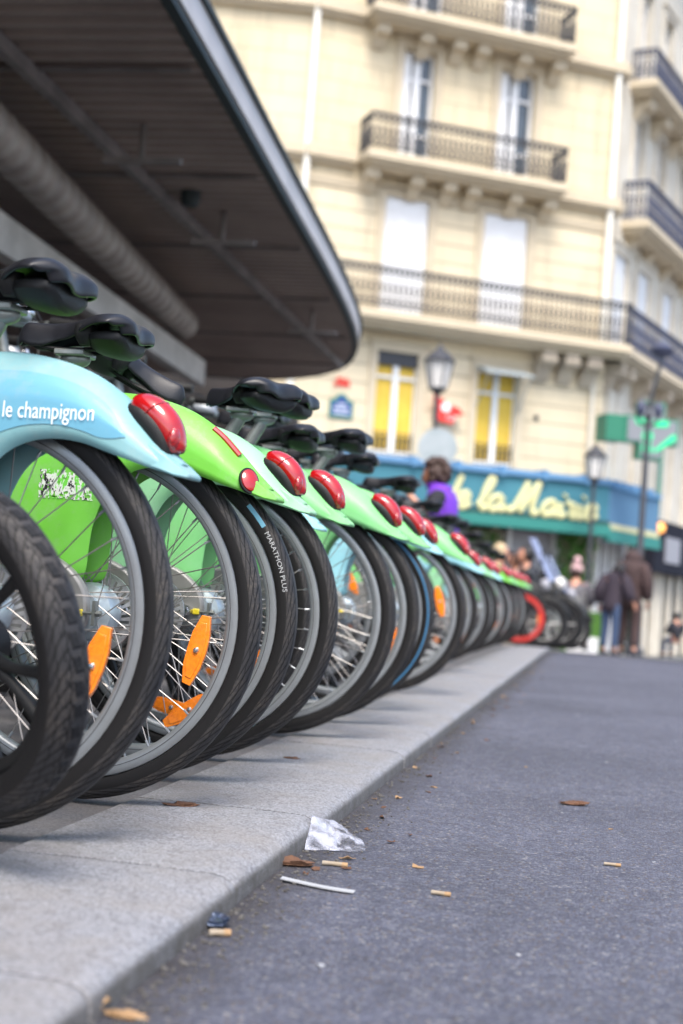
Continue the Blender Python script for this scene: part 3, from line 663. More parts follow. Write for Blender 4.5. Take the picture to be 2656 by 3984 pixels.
proto = make_bike()
def add_strip(o):
    # older mudguard: a round inset reflector at the tip and a slim red strip on the crest
    for c in kids(o, 'tail_lamp'): drop(c)
    sh = kids(o, 'mudguard')[0]
    b = MB(); b.tube(spline([(.226, -.016, .343), (.246, -.016, .328), (.264, -.016, .311), (.278, -.016, .297)], 4), .0058, 8, flat=1.)
    b.build('reflector_strip', 'lamp_red', sh)
    b = MB(); b.lathe([(.0195, -.002), (.0195, .003), (.017, .005)], (0, 0, 0), 'y', 24)
    r = b.build('reflector_ring', 'black_plastic', sh); r.location = (.306, -.0385, .252); r.rotation_euler = (R_(-20), 0, R_(48)); r.scale = (1, 1, 1.25)
    b = MB(); b.lathe([(.017, .0), (.016, -.0045), (.010, -.008), (.002, -.009)], (0, 0, 0), 'y', 24); b.build('round_reflector', 'lamp_red', r)
GREEN, PALE, MINT, BLUE, LBLUE = 'paint_green', 'paint_pale_green', 'paint_mint', 'paint_pale_blue', 'paint_light_blue'
# Y, hub X, colour, yaw deg, rear wheel turn deg, saddle dz, saddle dx, saddle yaw, label
BK = [
 (2.06, -.958, BLUE, -4, 17, -.004, .045, 0, 'pale blue bicycle with a lettered side panel, nearest of the rank'),
 (2.47, -.922, GREEN, -3, 13, -.004, -.03, 3, 'bright green bicycle with a small round tail reflector and a torn sticker on its side'),
 (2.83, -.935, MINT, -3, 56, -.03, -.09, 203, 'mint green bicycle with its black saddle turned back to front'),
 (3.22, -.925, PALE, -2, 100, .0, .10, -26, 'light green bicycle just before the gap in the rank'),
 (3.58, -1.06, LBLUE, 0, 40, .035, .20, -4, 'light blue bicycle pushed further in, its tail lamp low under a green mudguard'),
 (3.87, -.885, PALE, 0, 75, -.02, -.01, 2, 'light green bicycle whose open spoked wheel shows first after the gap'),
 (4.35, -.880, PALE, 1, 30, .03, .04, -3, 'light green bicycle, the second with a red lamp after the gap'),
 (4.95, -.905, LBLUE, -1, 200, .02, .0, 6, 'light blue bicycle with a blue line round its rear tyre'),
 (5.95, -.885, PALE, 0, -14, .03, .0, 0, 'green bicycle with a brown dusty tyre and an orange reflector high in its wheel'),
 (5.45, -1.16, GREEN, 0, 150, .09, .03, 2, 'green bicycle set further in behind the one with the blue tyre line'),
 (6.55, -1.17, LBLUE, 0, 15, .03, .0, 0, 'light blue bicycle set further in, just past the dusty tyred green one'),
 (7.2, -1.15, PALE, 1, 70, .05, .0, -6, 'pale green bicycle set further in before the middle of the rank'),
 (7.9, -1.00, LBLUE, 1, -10, .07, .0, 4, 'light blue bicycle in the middle of the rank with an orange wheel reflector'),
 (9.0, -1.01, MINT, -1, 50, .06, .0, -5, 'mint green bicycle in the blurred middle of the rank, right of a light blue one'),
 (9.9, -1.03, LBLUE, 0, 120, .08, .0, 0, 'light blue bicycle, the last blue one before the far greens'),
 (10.9, -1.02, GREEN, 0, 80, .05, .0, 5, 'bright green bicycle in the far half of the rank'),
 (11.9, -1.02, PALE, 1, 30, .02, .0, 0, 'light green bicycle, third from the red wheeled one'),
 (12.8, -1.02, GREEN, 0, 200, .0, .0, 3, 'green bicycle, second from the red wheeled one'),
 (13.7, -1.01, PALE, 0, 10, .0, .0, 0, 'pale green bicycle beside the red wheeled one'),
]
DEEP = 'bicycle set further in, only its saddle and bars showing above the rank'
for dy_, dx_, dc_ in ((4.65, -1.22, LBLUE), (8.4, -1.30, PALE), (9.45, -1.34, LBLUE), (10.4, -1.33, GREEN), (11.4, -1.34, PALE), (12.3, -1.33, LBLUE)):
    BK.append((dy_, dx_, dc_, 0, dy_ * 97 % 360, .12, .04, dy_ * 31 % 13 - 6, DEEP))
bikes = []
for i, (Y_, X_, colr, yaw, turn, sdz, sdx, syaw, lab) in enumerate(BK):
    o = proto if i == 0 else dup(proto)
    o.location = (X_, Y_, gz(Y_)); o.rotation_euler = (0, 0, R_(yaw)); tag(o, lab, 'bicycle', 'bicycles ranked along the kerb')
    bikes.append(o)
for i, (Y_, X_, colr, yaw, turn, sdz, sdx, syaw, lab) in enumerate(BK):
    o = bikes[i]
    for c in list(o.children):
        n = c.name.split('.')[0]
        if n == 'mudguard':
            setmat(c, colr)
            for l in kids(c, 'lip'): setmat(l, colr)
        if n == 'front_mudguard': setmat(c, colr)
        if n == 'rear_wheel': c.rotation_euler = (0, R_(turn), 0)
        if n == 'front_wheel': c.rotation_euler = (0, R_(turn * 1.7 + 40), 0)
        if n == 'saddle': c.location = (-.03 + sdx, 0, .824 + sdz); c.rotation_euler = (0, 0, R_(syaw))
        if n == 'seat_post': c.location = (sdx, 0, sdz)
# saddle of the mint bicycle is tipped nose-down towards the road
s = kids(bikes[2], 'saddle')[0]; s.rotation_euler = (R_(5), R_(-25), R_(192)); s.location = (-.055, 0, .812)
add_strip(bikes[1])
def decal(o, poly_vs, faces, name, m, lift=.0012, side_of='mudguard', grid=None):
    sm = shell_mb(); bv = BVHTree.FromPolygons([Vector(v) for v in sm.v], sm.f)
    vs = []
    for x, z in poly_vs:
        h = bv.ray_cast(Vector((x, -1, z)), Vector((0, 1, 0)))
        vs.append((x, (h[0].y if h[0] else -.045) - lift, z))
    b = MB(); b.add(vs, faces); return b.build(name, m, kids(o, side_of)[0], auto=80)
def patch(T, L, s0, s1, i0, i1, n=5):
    Ts = spline([(a, 0, c) for a, c in T], n); Ls = spline([(a, 0, c) for a, c in L], n); m = len(Ts)
    a, b_ = int(i0 * (m - 1)), int(i1 * (m - 1)); P = []; K = 12
    for i in range(a, b_ + 1):
        f = (i - a) / (b_ - a); e = 1.0
        sa, sb = s0, s1
        if f > .86: g = (f - .86) / .14; sa = s0 + (s1 - s0) * .5 * g ** 2; sb = s1 - (s1 - s0) * .5 * g ** 2
        for k in range(K + 1):
            s = sa + (sb - sa) * k / K; P.append((Ls[i].x + (Ts[i].x - Ls[i].x) * s, Ls[i].z + (Ts[i].z - Ls[i].z) * s))
    w = K + 1; r = b_ - a
    return P, [(i * w + k, i * w + k + 1, (i + 1) * w + k + 1, (i + 1) * w + k) for i in range(r) for k in range(K)]
P_, F_ = patch(SH_T, SH_L, .17, .80, .02, .82)
decal(bikes[0], P_, F_, 'side_panel', 'paint_blue')
tv, tf = text_geo('le champignon', .036)
mxx = max(v[0] for v in tv); k = .150 / mxx
bmt = MB(); decal(bikes[0], [(.058 + v[0] * k, .296 + v[1]) for v in tv], tf, 'lettering', 'white_print', .0035)
random.seed(11)
nx, nz = 26, 12; P_ = []; F_ = []
for i in range(nx + 1):
    for j in range(nz + 1): P_.append((-.085 + .105 * i / nx + random.uniform(-.0012, .0012), .200 + .052 * j / nz + random.uniform(-.0012, .0012)))
for i in range(nx):
    for j in range(nz):
        if random.random() < (.12 if 1 < i < nx - 2 and 1 < j < nz - 2 else .4): continue
        F_.append((i * (nz + 1) + j, (i + 1) * (nz + 1) + j, (i + 1) * (nz + 1) + j + 1, i * (nz + 1) + j + 1))
decal(bikes[1], P_, F_, 'torn_sticker', 'torn_sticker', .001)
# lettering moulded on the tyres
def tyre_text(o, txt, size, a0, phi0, m, name='tyre_lettering', xs=1.):
    w = kids(o, 'rear_wheel')[0]; ty = kids(w, 'tyre')[0]; tv, tf = text_geo(txt, size); vs = []
    turn = w.rotation_euler.y
    for x, y, z in tv:
        th = a0 - x * xs / TC + turn; ph = R_(phi0) + y / TR
        r = TC + TR * math.copysign(abs(sin(ph)) ** .85, ph); vs.append((r * cos(th), -TR * cos(ph) ** .75 - .0006, r * sin(th)))
    b = MB(); b.add(vs, tf); return b.build(name, m, ty)
def tyre_label(o, a0, a1, p0, p1, m):
    w = kids(o, 'rear_wheel')[0]; ty = kids(w, 'tyre')[0]; turn = w.rotation_euler.y; b = MB(); n = 24; vs = []
    for i in range(n + 1):
        th = R_(a0 + (a1 - a0) * i / n) + turn
        for k in range(4):
            ph = R_(p0 + (p1 - p0) * k / 3); r = TC + TR * math.copysign(abs(sin(ph)) ** .85, ph); vs.append((r * cos(th), -TR * cos(ph) ** .75 - .0005, r * sin(th)))
    b.add(vs, [(i * 4 + k, i * 4 + k + 1, i * 4 + k + 5, i * 4 + k + 4) for i in range(n) for k in range(3)])
    return b.build('tyre_label', m, ty)
tyre_text(bikes[2], 'MARATHON PLUS', .0125, R_(34), 2, 'grey_print', xs=1.25)
tyre_label(bikes[2], 46, 36, 4, 26, 'paint_blue')
tyre_text(bikes[5], 'SCHWALBE', .013, R_(-86), 2, 'grey_print', xs=1.2)
tyre_label(bikes[5], -100, -92, 2, 24, 'paint_blue')
ty = kids(kids(bikes[7], 'rear_wheel')[0], 'tyre')[0]; setmat(ty, 'tyre_blue')
# red bike : red rim and mudguard, a bare frame
o = dup(proto); bikes.append(o); o.location = (-.95, 17.4, gz(17.4)); tag(o, 'bicycle with bright red rims at the far end of the rank', 'bicycle', 'bicycles ranked along the kerb')
for c in list(o.children):
    n = c.name.split('.')[0]
    if n == 'mudguard':
        drop(c); continue
    if n == 'tail_lamp': drop(c); continue
    if n in ('rear_wheel', 'front_wheel'):
        for t in kids(c, 'rim_line'): drop(t)
        setmat(c, 'paint_red'); c.rotation_euler = (0, R_(0), 0)
        if n == 'rear_wheel':
            b = MB(); ring_mb(b, [(.285, -.018), (.235, -.018), (.235, .018), (.285, .018)]); b.build('deep_rim', 'paint_red', c)
    if n in ('front_mudguard', 'frame', 'basket', 'chain_case'): setmat(c, 'paint_red' if n == 'front_mudguard' else 'black_plastic')
# near dark bicycle at the left edge of frame, its raised wheel turned and leaning
t = thing('folding_bicycle', 'black bicycle with thick tyre and cast spokes leaning in at the left edge', 'bicycle', (-1.32, 1.79, 0))
def small_wheel(parent, loc, rot, name, Rw=.232):
    b = MB(); ring_mb(b, [(Rw - .052, -.016), (Rw - .060, -.016), (Rw - .070, -.009), (Rw - .070, .009), (Rw - .060, .016), (Rw - .052, .016), (Rw - .046, .012), (Rw - .046, -.012)])
    for k in range(5):
        q = 2 * PI * k / 5
        for dq in (-.13, .13):
            b.tube([(.02 * cos(q), 0, .02 * sin(q)), (.09 * cos(q + dq * .9), 0, .09 * sin(q + dq * .9)), ((Rw - .066) * cos(q + dq * 1.6), 0, (Rw - .066) * sin(q + dq * 1.6))], [.013, .008, .010], 8)
    b.lathe([(.012, -.05), (.03, -.04), (.03, .04), (.012, .05)], axis='y', n=20)
    w = b.build(name, 'black_plastic', parent, auto=50); w.location = loc; w.rotation_euler = rot
    ty = tyre_mb(.030, Rw - .030, 80).build('tyre', 'tyre', w, auto=80)
    kn = MB()
    for k in range(46):
        for s in (-1, 0, 1):
            a = 2 * PI * (k + (.5 if s == 0 else 0)) / 46; ph = PI / 2 + s * .72
            c = Vector(((Rw - .030 + .0302 * sin(ph)) * cos(a), .0302 * cos(ph), (Rw - .030 + .0302 * sin(ph)) * sin(a)))
            nr = Vector((sin(ph) * cos(a), cos(ph), sin(ph) * sin(a))); tg = Vector((-sin(a), 0, cos(a))); bi = nr.cross(tg)
            q = []
            for z, sc in ((-.002, 1), (.0012, .72)):
                q.append([c + nr * z + tg * .0125 * sc * e + bi * .0095 * sc * f for e, f in ((-1, -1), (1, -.6), (1, 1), (-1, .6))])
            kn.rings(q)
    kn.build('tread_blocks', 'tyre_rough', ty, auto=30)
    return w
HX, HY, HZ2 = -.815, 1.78, .262
t.location = (HX - .55, HY + .05, 0)
def rel(x, y, z): return (x - t.location.x, y - t.location.y, z)
fwz = small_wheel(t, rel(HX, HY, .300), (R_(14), R_(20), R_(-26)), 'front_wheel', .222)
small_wheel(t, rel(HX - .98, HY + .16, .232), (R_(4), 0, R_(-8)), 'rear_wheel')
b = MB()
b.tube([rel(HX - .02, HY - .05, .29), rel(HX - .10, HY - .05, .55), rel(HX - .14, HY - .0, .62)], .011, 8); b.tube([rel(HX - .02, HY + .05, .28), rel(HX - .12, HY + .06, .55), rel(HX - .14, HY + .0, .62)], .011, 8)
b.tube([rel(HX - .14, HY, .60), rel(HX - .22, HY, .98)], .016, 10)
b.tube([rel(HX - .15, HY, .58), rel(HX - .5, HY + .05, .34), rel(HX - .72, HY + .1, .33)], .024, 10)
b.tube([rel(HX - .70, HY + .1, .30), rel(HX - .80, HY + .1, .72)], .016, 10)
for s_ in (-1, 1): b.tube([rel(HX - .70, HY + .1 + s_ * .02, .30), rel(HX - .98, HY + .16 + s_ * .05, .232)], .009, 8)
b.build('frame', 'black_plastic', t)
b = MB(); b.tube([rel(HX - .24, HY - .27, 1.0), rel(HX - .22, HY, .98), rel(HX - .24, HY + .27, 1.0)], .012, 8); b.build('handlebar', 'black_plastic', t)
s = make_saddle(t); s.location = rel(HX - .81, HY + .1, .72)

# ================================================================== CANOPY
cn = thing('market_canopy', 'huge dark corrugated canopy with a pale metal edge and rounded end above the bicycles', 'canopy', (-5, 10, 0))
CO = Vector((5, -10, 0))
edge = [(-1.85, -3), (-1.92, 0), (-2.05, 4), (-2.15, 6.2), (-2.33, 9.3), (-2.50, 12.1), (-2.68, 14.2), (-2.90, 15.6), (-3.25, 16.7), (-3.80, 17.5), (-4.5, 17.95), (-5.3, 17.9), (-6.5, 17.4), (-9, 16.2)]
ep = [(p.x, p.y) for p in spline([(a, c, 0) for a, c in edge], 6)]
ZC = 3.10
b = MB(); poly = ep + [(-9, -3)]
b.prism(poly, ZC + .02, ZC + .175, 'xy'); b.build('roof', 'canopy_beam', cn, xf=lambda v: v + CO, smooth=False)
b = MB()          # corrugated soffit: ridges run across the canopy
y = -2.9
def xedge(yy):
    for i in range(len(ep) - 1):
        if ep[i][1] <= yy <= ep[i + 1][1]: f = (yy - ep[i][1]) / (ep[i + 1][1] - ep[i][1] + 1e-9); return ep[i][0] + (ep[i + 1][0] - ep[i][0]) * f
    return -4.5
def xback(yy):
    if yy < 16.2: return -8.9
    for i in range(len(ep) - 1, 0, -1):
        if ep[i][1] <= yy <= ep[i - 1][1] or ep[i - 1][1] >= yy >= ep[i][1]:
            f = (yy - ep[i][1]) / (ep[i - 1][1] - ep[i][1] + 1e-9); return ep[i][0] + (ep[i - 1][0] - ep[i][0]) * f
    return -8.9
rows = []
while y < 17.85:
    for dy, dz in ((0, 0), (.055, 0), (.075, -.028), (.125, -.028), (.145, 0)):
        yy = y + dy
        if yy < 17.9: rows.append([(xedge(yy) - .03, yy, ZC + dz), (xback(yy) + .03, yy, ZC + dz)])
    y += .147
b.add([p for r in rows for p in r], [(2 * i, 2 * i + 1, 2 * i + 3, 2 * i + 2) for i in range(len(rows) - 1)])
b.build('soffit', 'canopy_sheet', cn, xf=lambda v: v + CO, smooth=False)
def ribbon(b, pts, z0, z1, t0, t1):
    # vertical strip following the edge, with thickness along the local normal
    n = len(pts); rr = []
    for i in range(n):
        a = Vector(pts[max(i - 1, 0)]); c = Vector(pts[min(i + 1, n - 1)]); d = (c - a).normalized(); nr = Vector((d.y, -d.x)); p = Vector(pts[i])
        q0 = p + nr * t0; q1 = p + nr * t1
        rr.append([(q0.x, q0.y, z0), (q1.x, q1.y, z0), (q1.x, q1.y, z1), (q0.x, q0.y, z1)])
    return b.rings(rr)
b = MB(); ribbon(b, ep[:45], ZC + .012, ZC + .165, -.01, .045); b.build('fascia', 'fascia', cn, xf=lambda v: v + CO, auto=30)
b = MB(); ribbon(b, ep, ZC + .167, ZC + .20, -.02, .070); ribbon(b, ep, ZC - .03, ZC + .010, -.03, .030); ribbon(b, ep[44:], ZC + .012, ZC + .150, -.02, .045); b.build('fascia_trim', 'fascia_trim', cn, xf=lambda v: v + CO, auto=30)
b = MB()
for xx, w_ in ((-3.15, .03), (-5.6, .06)): b.box((xx - w_, -2.9, ZC - .11), (xx + w_, 16.2, ZC - .03))
for yy in (3.2, 5.1, 7.0, 8.9, 10.8, 12.7, 14.6, 16.4): b.box((-8.8, yy - .014, ZC - .05), (xedge(yy) - .08, yy + .014, ZC - .03))
for yy in (7.9, 9.8, 13.2): b.tube([(-2.75 - .01 * yy, yy, ZC - .03), (-2.75 - .01 * yy, yy, ZC - .24)], .02, 8); b.box((-2.98 - .01 * yy, yy - .02, ZC - .27), (-2.5 - .01 * yy, yy + .02, ZC - .235))
b.build('beam', 'canopy_beam', cn, xf=lambda v: v + CO, smooth=False)
b = MB(); b.lathe([(.07, 0), (.07, -.10), (.05, -.13)], (-2.95, 9.3, ZC), 'z', 14); b.build('spotlight', 'fascia_trim', cn, xf=lambda v: v + CO)
b = MB(); rr = []
y = -2.5
while y < 12.7:      # ribbed duct
    for dy, r in ((0, .105), (.05, .145), (.15, .145), (.20, .105)):
        yy = y + dy; xc = -3.42 - .100 * (yy - 6.76)
        rr.append([(xc + r * cos(2 * PI * k / 20), yy, 2.80 + r * sin(2 * PI * k / 20)) for k in range(20)])
    y += .21
b.rings(rr); b.build('ribbed_duct', 'duct_metal', cn, xf=lambda v: v + CO, auto=25)
b = MB(); b.prism([(-3.28, -2.5), (-4.02, 13.6), (-4.14, 13.6), (-3.40, -2.5)], 2.34, 2.58, 'xy'); b.build('girder', 'girder', cn, xf=lambda v: v + CO, smooth=False)
for yy in (2.0, 8.2, 14.2):
    b = MB(); b.lathe([(.13, 0), (.13, ZC)], (-4.6 - .03 * yy, yy, 0), 'z', 16); b.build('column', 'canopy_beam', cn, xf=lambda v: v + CO)
hw = thing('market_hall', 'dim market hall front under the dark canopy', 'building', (-8, 8, 0))
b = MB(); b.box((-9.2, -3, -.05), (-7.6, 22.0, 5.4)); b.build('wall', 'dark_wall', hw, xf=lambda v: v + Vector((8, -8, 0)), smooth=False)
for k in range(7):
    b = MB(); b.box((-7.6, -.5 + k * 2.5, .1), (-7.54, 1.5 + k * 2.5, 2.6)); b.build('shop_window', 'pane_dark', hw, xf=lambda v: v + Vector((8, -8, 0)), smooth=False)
b = MB(); b.box((-9.2, 18.6, -.4), (-5.0, 22.5, 3.25)); ob = b.build('market_kiosk', 'dark_wall', smooth=False)
tag(ob, 'dark kiosk block in the shade behind the end of the canopy', 'kiosk')

# ================================================================== CORNER BUILDING
def frame2(Q, d):
    d = Vector((d[0], d[1], 0)).normalized(); n = Vector((d.y, -d.x, 0)); Q = Vector((Q[0], Q[1], 0))
    return lambda s, o, z: Q + d * s + n * o + Vector((0, 0, z))
FQ = (.13 - .3493, 29.8 + .6069)         # corner foot of the wall, s=0 ; facade runs to negative s
F1 = frame2(FQ, (.867, .499))
F2 = frame2((-.30, 30.36), (.30, .954))
p7 = F1(-7, 0, 0); F3 = frame2((p7.x, p7.y), (.966, .259))
ab = thing('apartment_building', 'cream stone corner apartment building with iron balconies and a corner cafe', 'building', (FQ[0], FQ[1], -.42))
AO = Vector((-FQ[0], -FQ[1], .42))
def fx(F): return lambda v: F(v.x, v.y, v.z) + AO
def fbox(b, s0, s1, o0, o1, z0, z1): return b.box((s0, o0, z0), (s1, o1, z1))
def wall(name, F, s0, s1, z0, z1, holes, m, depth=.35):
    b = MB(); S_ = sorted({s0, s1, *[h[0] for h in holes], *[h[1] for h in holes]}); Z_ = sorted({z0, z1, *[h[2] for h in holes], *[h[3] for h in holes]})
    for i in range(len(S_) - 1):
        for j in range(len(Z_) - 1):
            cs, cz = (S_[i] + S_[i + 1]) / 2, (Z_[j] + Z_[j + 1]) / 2
            if any(h[0] < cs < h[1] and h[2] < cz < h[3] for h in holes): continue
            q = [(S_[i], Z_[j]), (S_[i + 1], Z_[j]), (S_[i + 1], Z_[j + 1]), (S_[i], Z_[j + 1])]
            b.add([(a, 0, c) for a, c in q], [(0, 1, 2, 3)], [q])
    for h in holes:
        q = [(h[0], h[2]), (h[1], h[2]), (h[1], h[3]), (h[0], h[3])]
        for k in range(4):
            a, c = q[k], q[(k + 1) % 4]
            b.add([(a[0], 0, a[1]), (c[0], 0, c[1]), (c[0], -depth, c[1]), (a[0], -depth, a[1])], [(0, 1, 2, 3)], [[(0, .1), (.3, .1), (.3, .2), (0, .2)]])
    b.add([(s0, -depth - .02, z0), (s1, -depth - .02, z0), (s1, -depth - .02, z1), (s0, -depth - .02, z1)], [(0, 1, 2, 3)], [[(0, 0), (.1, 0), (.1, .1), (0, .1)]])
    return b.build(name, m, ab, xf=fx(F), smooth=False)
W1 = [(-5.15, -4.27, 3.14, 5.25), (-2.93, -2.03, 3.14, 5.16), (-5.22, -4.25, 6.02, 8.40), (-3.03, -2.01, 6.02, 8.40), (-5.05, -4.33, 9.12, 11.45), (-2.88, -2.05, 9.12, 11.45), (-5.05, -4.25, 12.1, 14.3), (-2.90, -2.05, 12.1, 14.3)]
lowW = [h for h in W1 if h[3] < 8.5]; upW = [h for h in W1 if h[3] > 8.5]
wall('wall', F1, -7, 0, 2.6, 8.55, lowW, 'stone_rusticated'); wall('wall', F1, -7, 0, 8.55, 17, upW, 'stone')
wall('wall', F3, -2.35, 0, -.6, 17, [], 'stone')
W2 = []
for k, s0 in enumerate((.35, 2.15, 4.25, 6.4, 8.6, 10.8)): W2 += [(s0, s0 + 1.05, 6.05, 8.15), (s0 + .95, s0 + 1.75, 9.15, 11.5), (s0 + .95, s0 + 1.75, 12.2, 14.4)]
W2 += [(1.25, 1.85, 2.7, 5.0)]
wall('wall', F2, 0, 22, 2.6, 17, W2, 'stone_pale')
# ground floor behind the awning
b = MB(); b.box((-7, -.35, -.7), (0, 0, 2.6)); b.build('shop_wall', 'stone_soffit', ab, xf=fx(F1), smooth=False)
b = MB(); b.box((0, -.35, -.7), (22, .0, 2.6)); b.build('shop_wall', 'stone_pale', ab, xf=fx(F2), smooth=False)
# top: cornice and mansard
b = MB()
for F, a, c in ((F1, -7.0, .3), (F2, -.2, 22)):
    q = MB(); q.box((a, -.3, 16.6), (c, .75, 17.0)); q.build('cornice', 'stone_trim', ab, xf=fx(F), smooth=False)
    q = MB(); q.prism([(.1, 17.0), (-1.4, 20.2), (-6, 20.8), (-6, 17.0)], a, c, 'yz'); q.build('roof', 'zinc_roof', ab, xf=lambda v, F=F: F(v.x, v.y, v.z) + AO, smooth=False)
# windows
def window(F, h, style):
    s0, s1, z0, z1 = h; w = s1 - s0; D = -.12 if style == 'yellow' else -.2
    if style == 'shutter':
        b = MB(); fbox(b, s0 + .01, s1 - .01, -.10, -.05, z0, z1 - .01); o = b.build('shutter', 'white_paint', ab, xf=fx(F), smooth=False)
        q = MB(); 
        for k in range(int((z1 - z0) / .09)): fbox(q, s0 + .05, s1 - .05, -.049, -.042, z0 + .05 + k * .09, z0 + .11 + k * .09)
        q.build('slats', 'white_paint', o, xf=fx(F), smooth=False); return
    b = MB(); fw = .055 if style != 'yellow' else .025
    fbox(b, s0, s0 + fw, D, D + .06, z0, z1); fbox(b, s1 - fw, s1, D, D + .06, z0, z1); fbox(b, s0 + fw, s1 - fw, D, D + .06, z1 - .07, z1); fbox(b, s0 + fw, s1 - fw, D, D + .06, z0, z0 + .12)
    cw = .075 if style != 'yellow' else .058
    fbox(b, (s0 + s1) / 2 - cw, (s0 + s1) / 2 + cw, D + .002, D + .075, z0 + .12, z1 - .07)
    zt = z1 - (z1 - z0) * .24
    for a, c in ((s0 + fw, (s0 + s1) / 2 - cw), ((s0 + s1) / 2 + cw, s1 - fw)): fbox(b, a, c, D + .004, D + .05, zt - .03, zt + .03)
    if style == 'open':
        for a, c in ((s0 + fw, (s0 + s1) / 2 - cw), ((s0 + s1) / 2 + cw, s1 - fw)): fbox(b, a, c, D + .004, D + .05, z0 + .6, z0 + .65)
    o = b.build('window', 'white_paint', ab, xf=fx(F), smooth=False)
    q = MB(); q.box((s0, D - .03, z0), (s1, D - .005, z1)); q.build('blind' if style == 'yellow' else 'pane', 'yellow_blind' if style == 'yellow' else 'pane_dark', o, xf=fx(F), smooth=False)
    if style == 'open':
        q = MB(); fbox(q, s0 + .02, s0 + w * .30, D + .08, D + .10, z0 + .1, z1 - .08); q.build('curtain', 'white_paint', o, xf=fx(F), smooth=False)
window(F1, W1[0], 'yellow'); window(F1, W1[1], 'yellow'); window(F1, W1[2], 'shutter'); window(F1, W1[3], 'shutter')
for h in W1[4:]: window(F1, h, 'open')
for i, h in enumerate(W2):
    window(F2, h, 'shutter' if h[2] < 8 and h[2] > 6 else 'open')
def surround(F, h, m='stone_trim'):
    s0, s1, z0, z1 = h; b = MB(); fbox(b, s0 - .16, s0, 0, .045, z0, z1); fbox(b, s1, s1 + .16, 0, .045, z0, z1); fbox(b, s0 - .16, s1 + .16, 0, .05, z1, z1 + .16)
    fbox(b, s0 - .22, s1 + .22, 0, .10, z1 + .16, z1 + .21); b.build('window_surround', m, ab, xf=fx(F), smooth=False)
for h in W1: surround(F1, h)
for h in W2[:-1]: surround(F2, h, 'stone_pale')
# string courses / cornice bands
def band(F, s0, s1, z0, z1, o, m='stone_trim', nm='string_course'):
    b = MB(); fbox(b, s0, s1, .0, o, z0, z1); fbox(b, s0, s1, 0, o * .6, z0 - .09, z0); b.build(nm, m, ab, xf=fx(F), smooth=False)
for z in (8.90, 11.85): band(F1, -7, -5.95, z - .02, z + .20, .22); band(F1, -1.45, .0, z - .02, z + .20, .22); band(F3, -2.35, .0, z - .02, z + .20, .22); band(F2, 0, .25, z - .02, z + .2, .22)
band(F1, -7, .0, 8.47, 8.56, .05); band(F3, -2.35, 0, 8.2, 8.28, .05)
# balconies
def railing(F, segs, z0, z1, parent, m='iron'):
    b = MB()
    for (sa, oa), (sb, ob_) in segs:
        L_ = math.hypot(sb - sa, ob_ - oa); n = max(1, round(L_ / .115)); P = lambda f, z: (sa + (sb - sa) * f, oa + (ob_ - oa) * f, z)
        for z, r in ((z1, .030), (z1 - .13, .016), (z0 + .10, .018), (z0 + .26, .012)): b.tube([P(0, z), P(1, z)], r, 6)
        for k in range(n + 1): b.tube([P(k / n, z0), P(k / n, z1)], .011, 5, cap=False)
        for k in range(n):          # scrolls between the bars
            f = (k + .5) / n; zc = z0 + .52 * (z1 - z0); rr = .045
            pts = []
            for q in range(9):
                a = 2 * PI * q / 8; pts.append(P(f + rr * cos(a) / L_, zc + .10 * sin(a)))
            b.tube(pts, .011, 4, cap=False)
            pts = [P(f + rr * .9 * cos(2 * PI * q / 8) / L_, z0 + .18 + .05 * sin(2 * PI * q / 8)) for q in range(9)]; b.tube(pts, .011, 4, cap=False)
            pts = [P(f + rr * .9 * cos(2 * PI * q / 8) / L_, z1 - .065 + .05 * sin(2 * PI * q / 8)) for q in range(9)]; b.tube(pts, .010, 4, cap=False)
    return b.build('railing', m, parent, xf=fx(F), auto=60)
def balcony(F, s0, s1, z, o, rail, ends=(1, 1), m='stone_trim', rm='iron'):
    b = MB(); fbox(b, s0, s1, 0, o, z - .03, z + .12); fbox(b, s0 + .05 * ends[0], s1 - .05 * ends[1], 0, o - .07, z - .10, z - .03); fbox(b, s0 + .12 * ends[0], s1 - .12 * ends[1], 0, o - .18, z - .17, z - .10)
    bl = b.build('balcony', m, ab, xf=fx(F), smooth=False)
    segs = [((s0 + .05 * ends[0], o - .06), (s1 - .05 * ends[1], o - .06))]
    if ends[0]: segs.append(((s0 + .05, .02), (s0 + .05, o - .06)))
    if ends[1]: segs.append(((s1 - .05, .02), (s1 - .05, o - .06)))
    railing(F, segs, z + .12, z + rail, bl, rm); return bl
balcony(F1, -7.0, .20, 5.80, .70, .98, (0, 0)); balcony(F3, -2.35, .17, 5.80, .70, .98, (0, 0))
balcony(F1, -5.90, -1.50, 8.93, .70, .86); balcony(F1, -5.98, -1.50, 11.86, .70, .9)
balcony(F2, -.25, 22, 5.80, .62, 1.0, (0, 0), 'stone_trim', 'iron_blue'); balcony(F2, .75, 20, 8.75, .62, .98, (1, 0), 'stone_trim', 'iron_blue'); balcony(F2, .75, 20, 11.86, .62, .80, (1, 0), 'stone_trim', 'iron_blue')
def corbel(F, s, z, o, hh=.42, w=.24, m='stone_trim'):
    b = MB(); pr = [(0, z), (o * .95, z), (o * .95, z - hh * .30), (o * .78, z - hh * .46), (o * .50, z - hh * .52), (o * .34, z - hh * .78), (o * .12, z - hh), (0, z - hh)]
    o *= .85; b.prism([(p_[0] * .85, p_[1]) for p_ in pr], s - w / 2, s + w / 2, 'yz'); b.lathe([(hh * .15, -w / 2 - .02), (hh * .15, w / 2 + .02)], (s, o * .80, z - hh * .30), 'x', 12)
    b.build('corbel', m, ab, xf=fx(F), auto=30, bevel=0)
for zz in (8.76, 11.69):
    for s_ in (-5.65, -4.70, -3.98, -3.45, -2.50, -1.72): corbel(F1, s_, zz, .52)
    for s_ in (1.3, 2.6, 4.1, 5.8, 7.5, 9.2): corbel(F2, s_, zz - .02, .50, .42, .35)
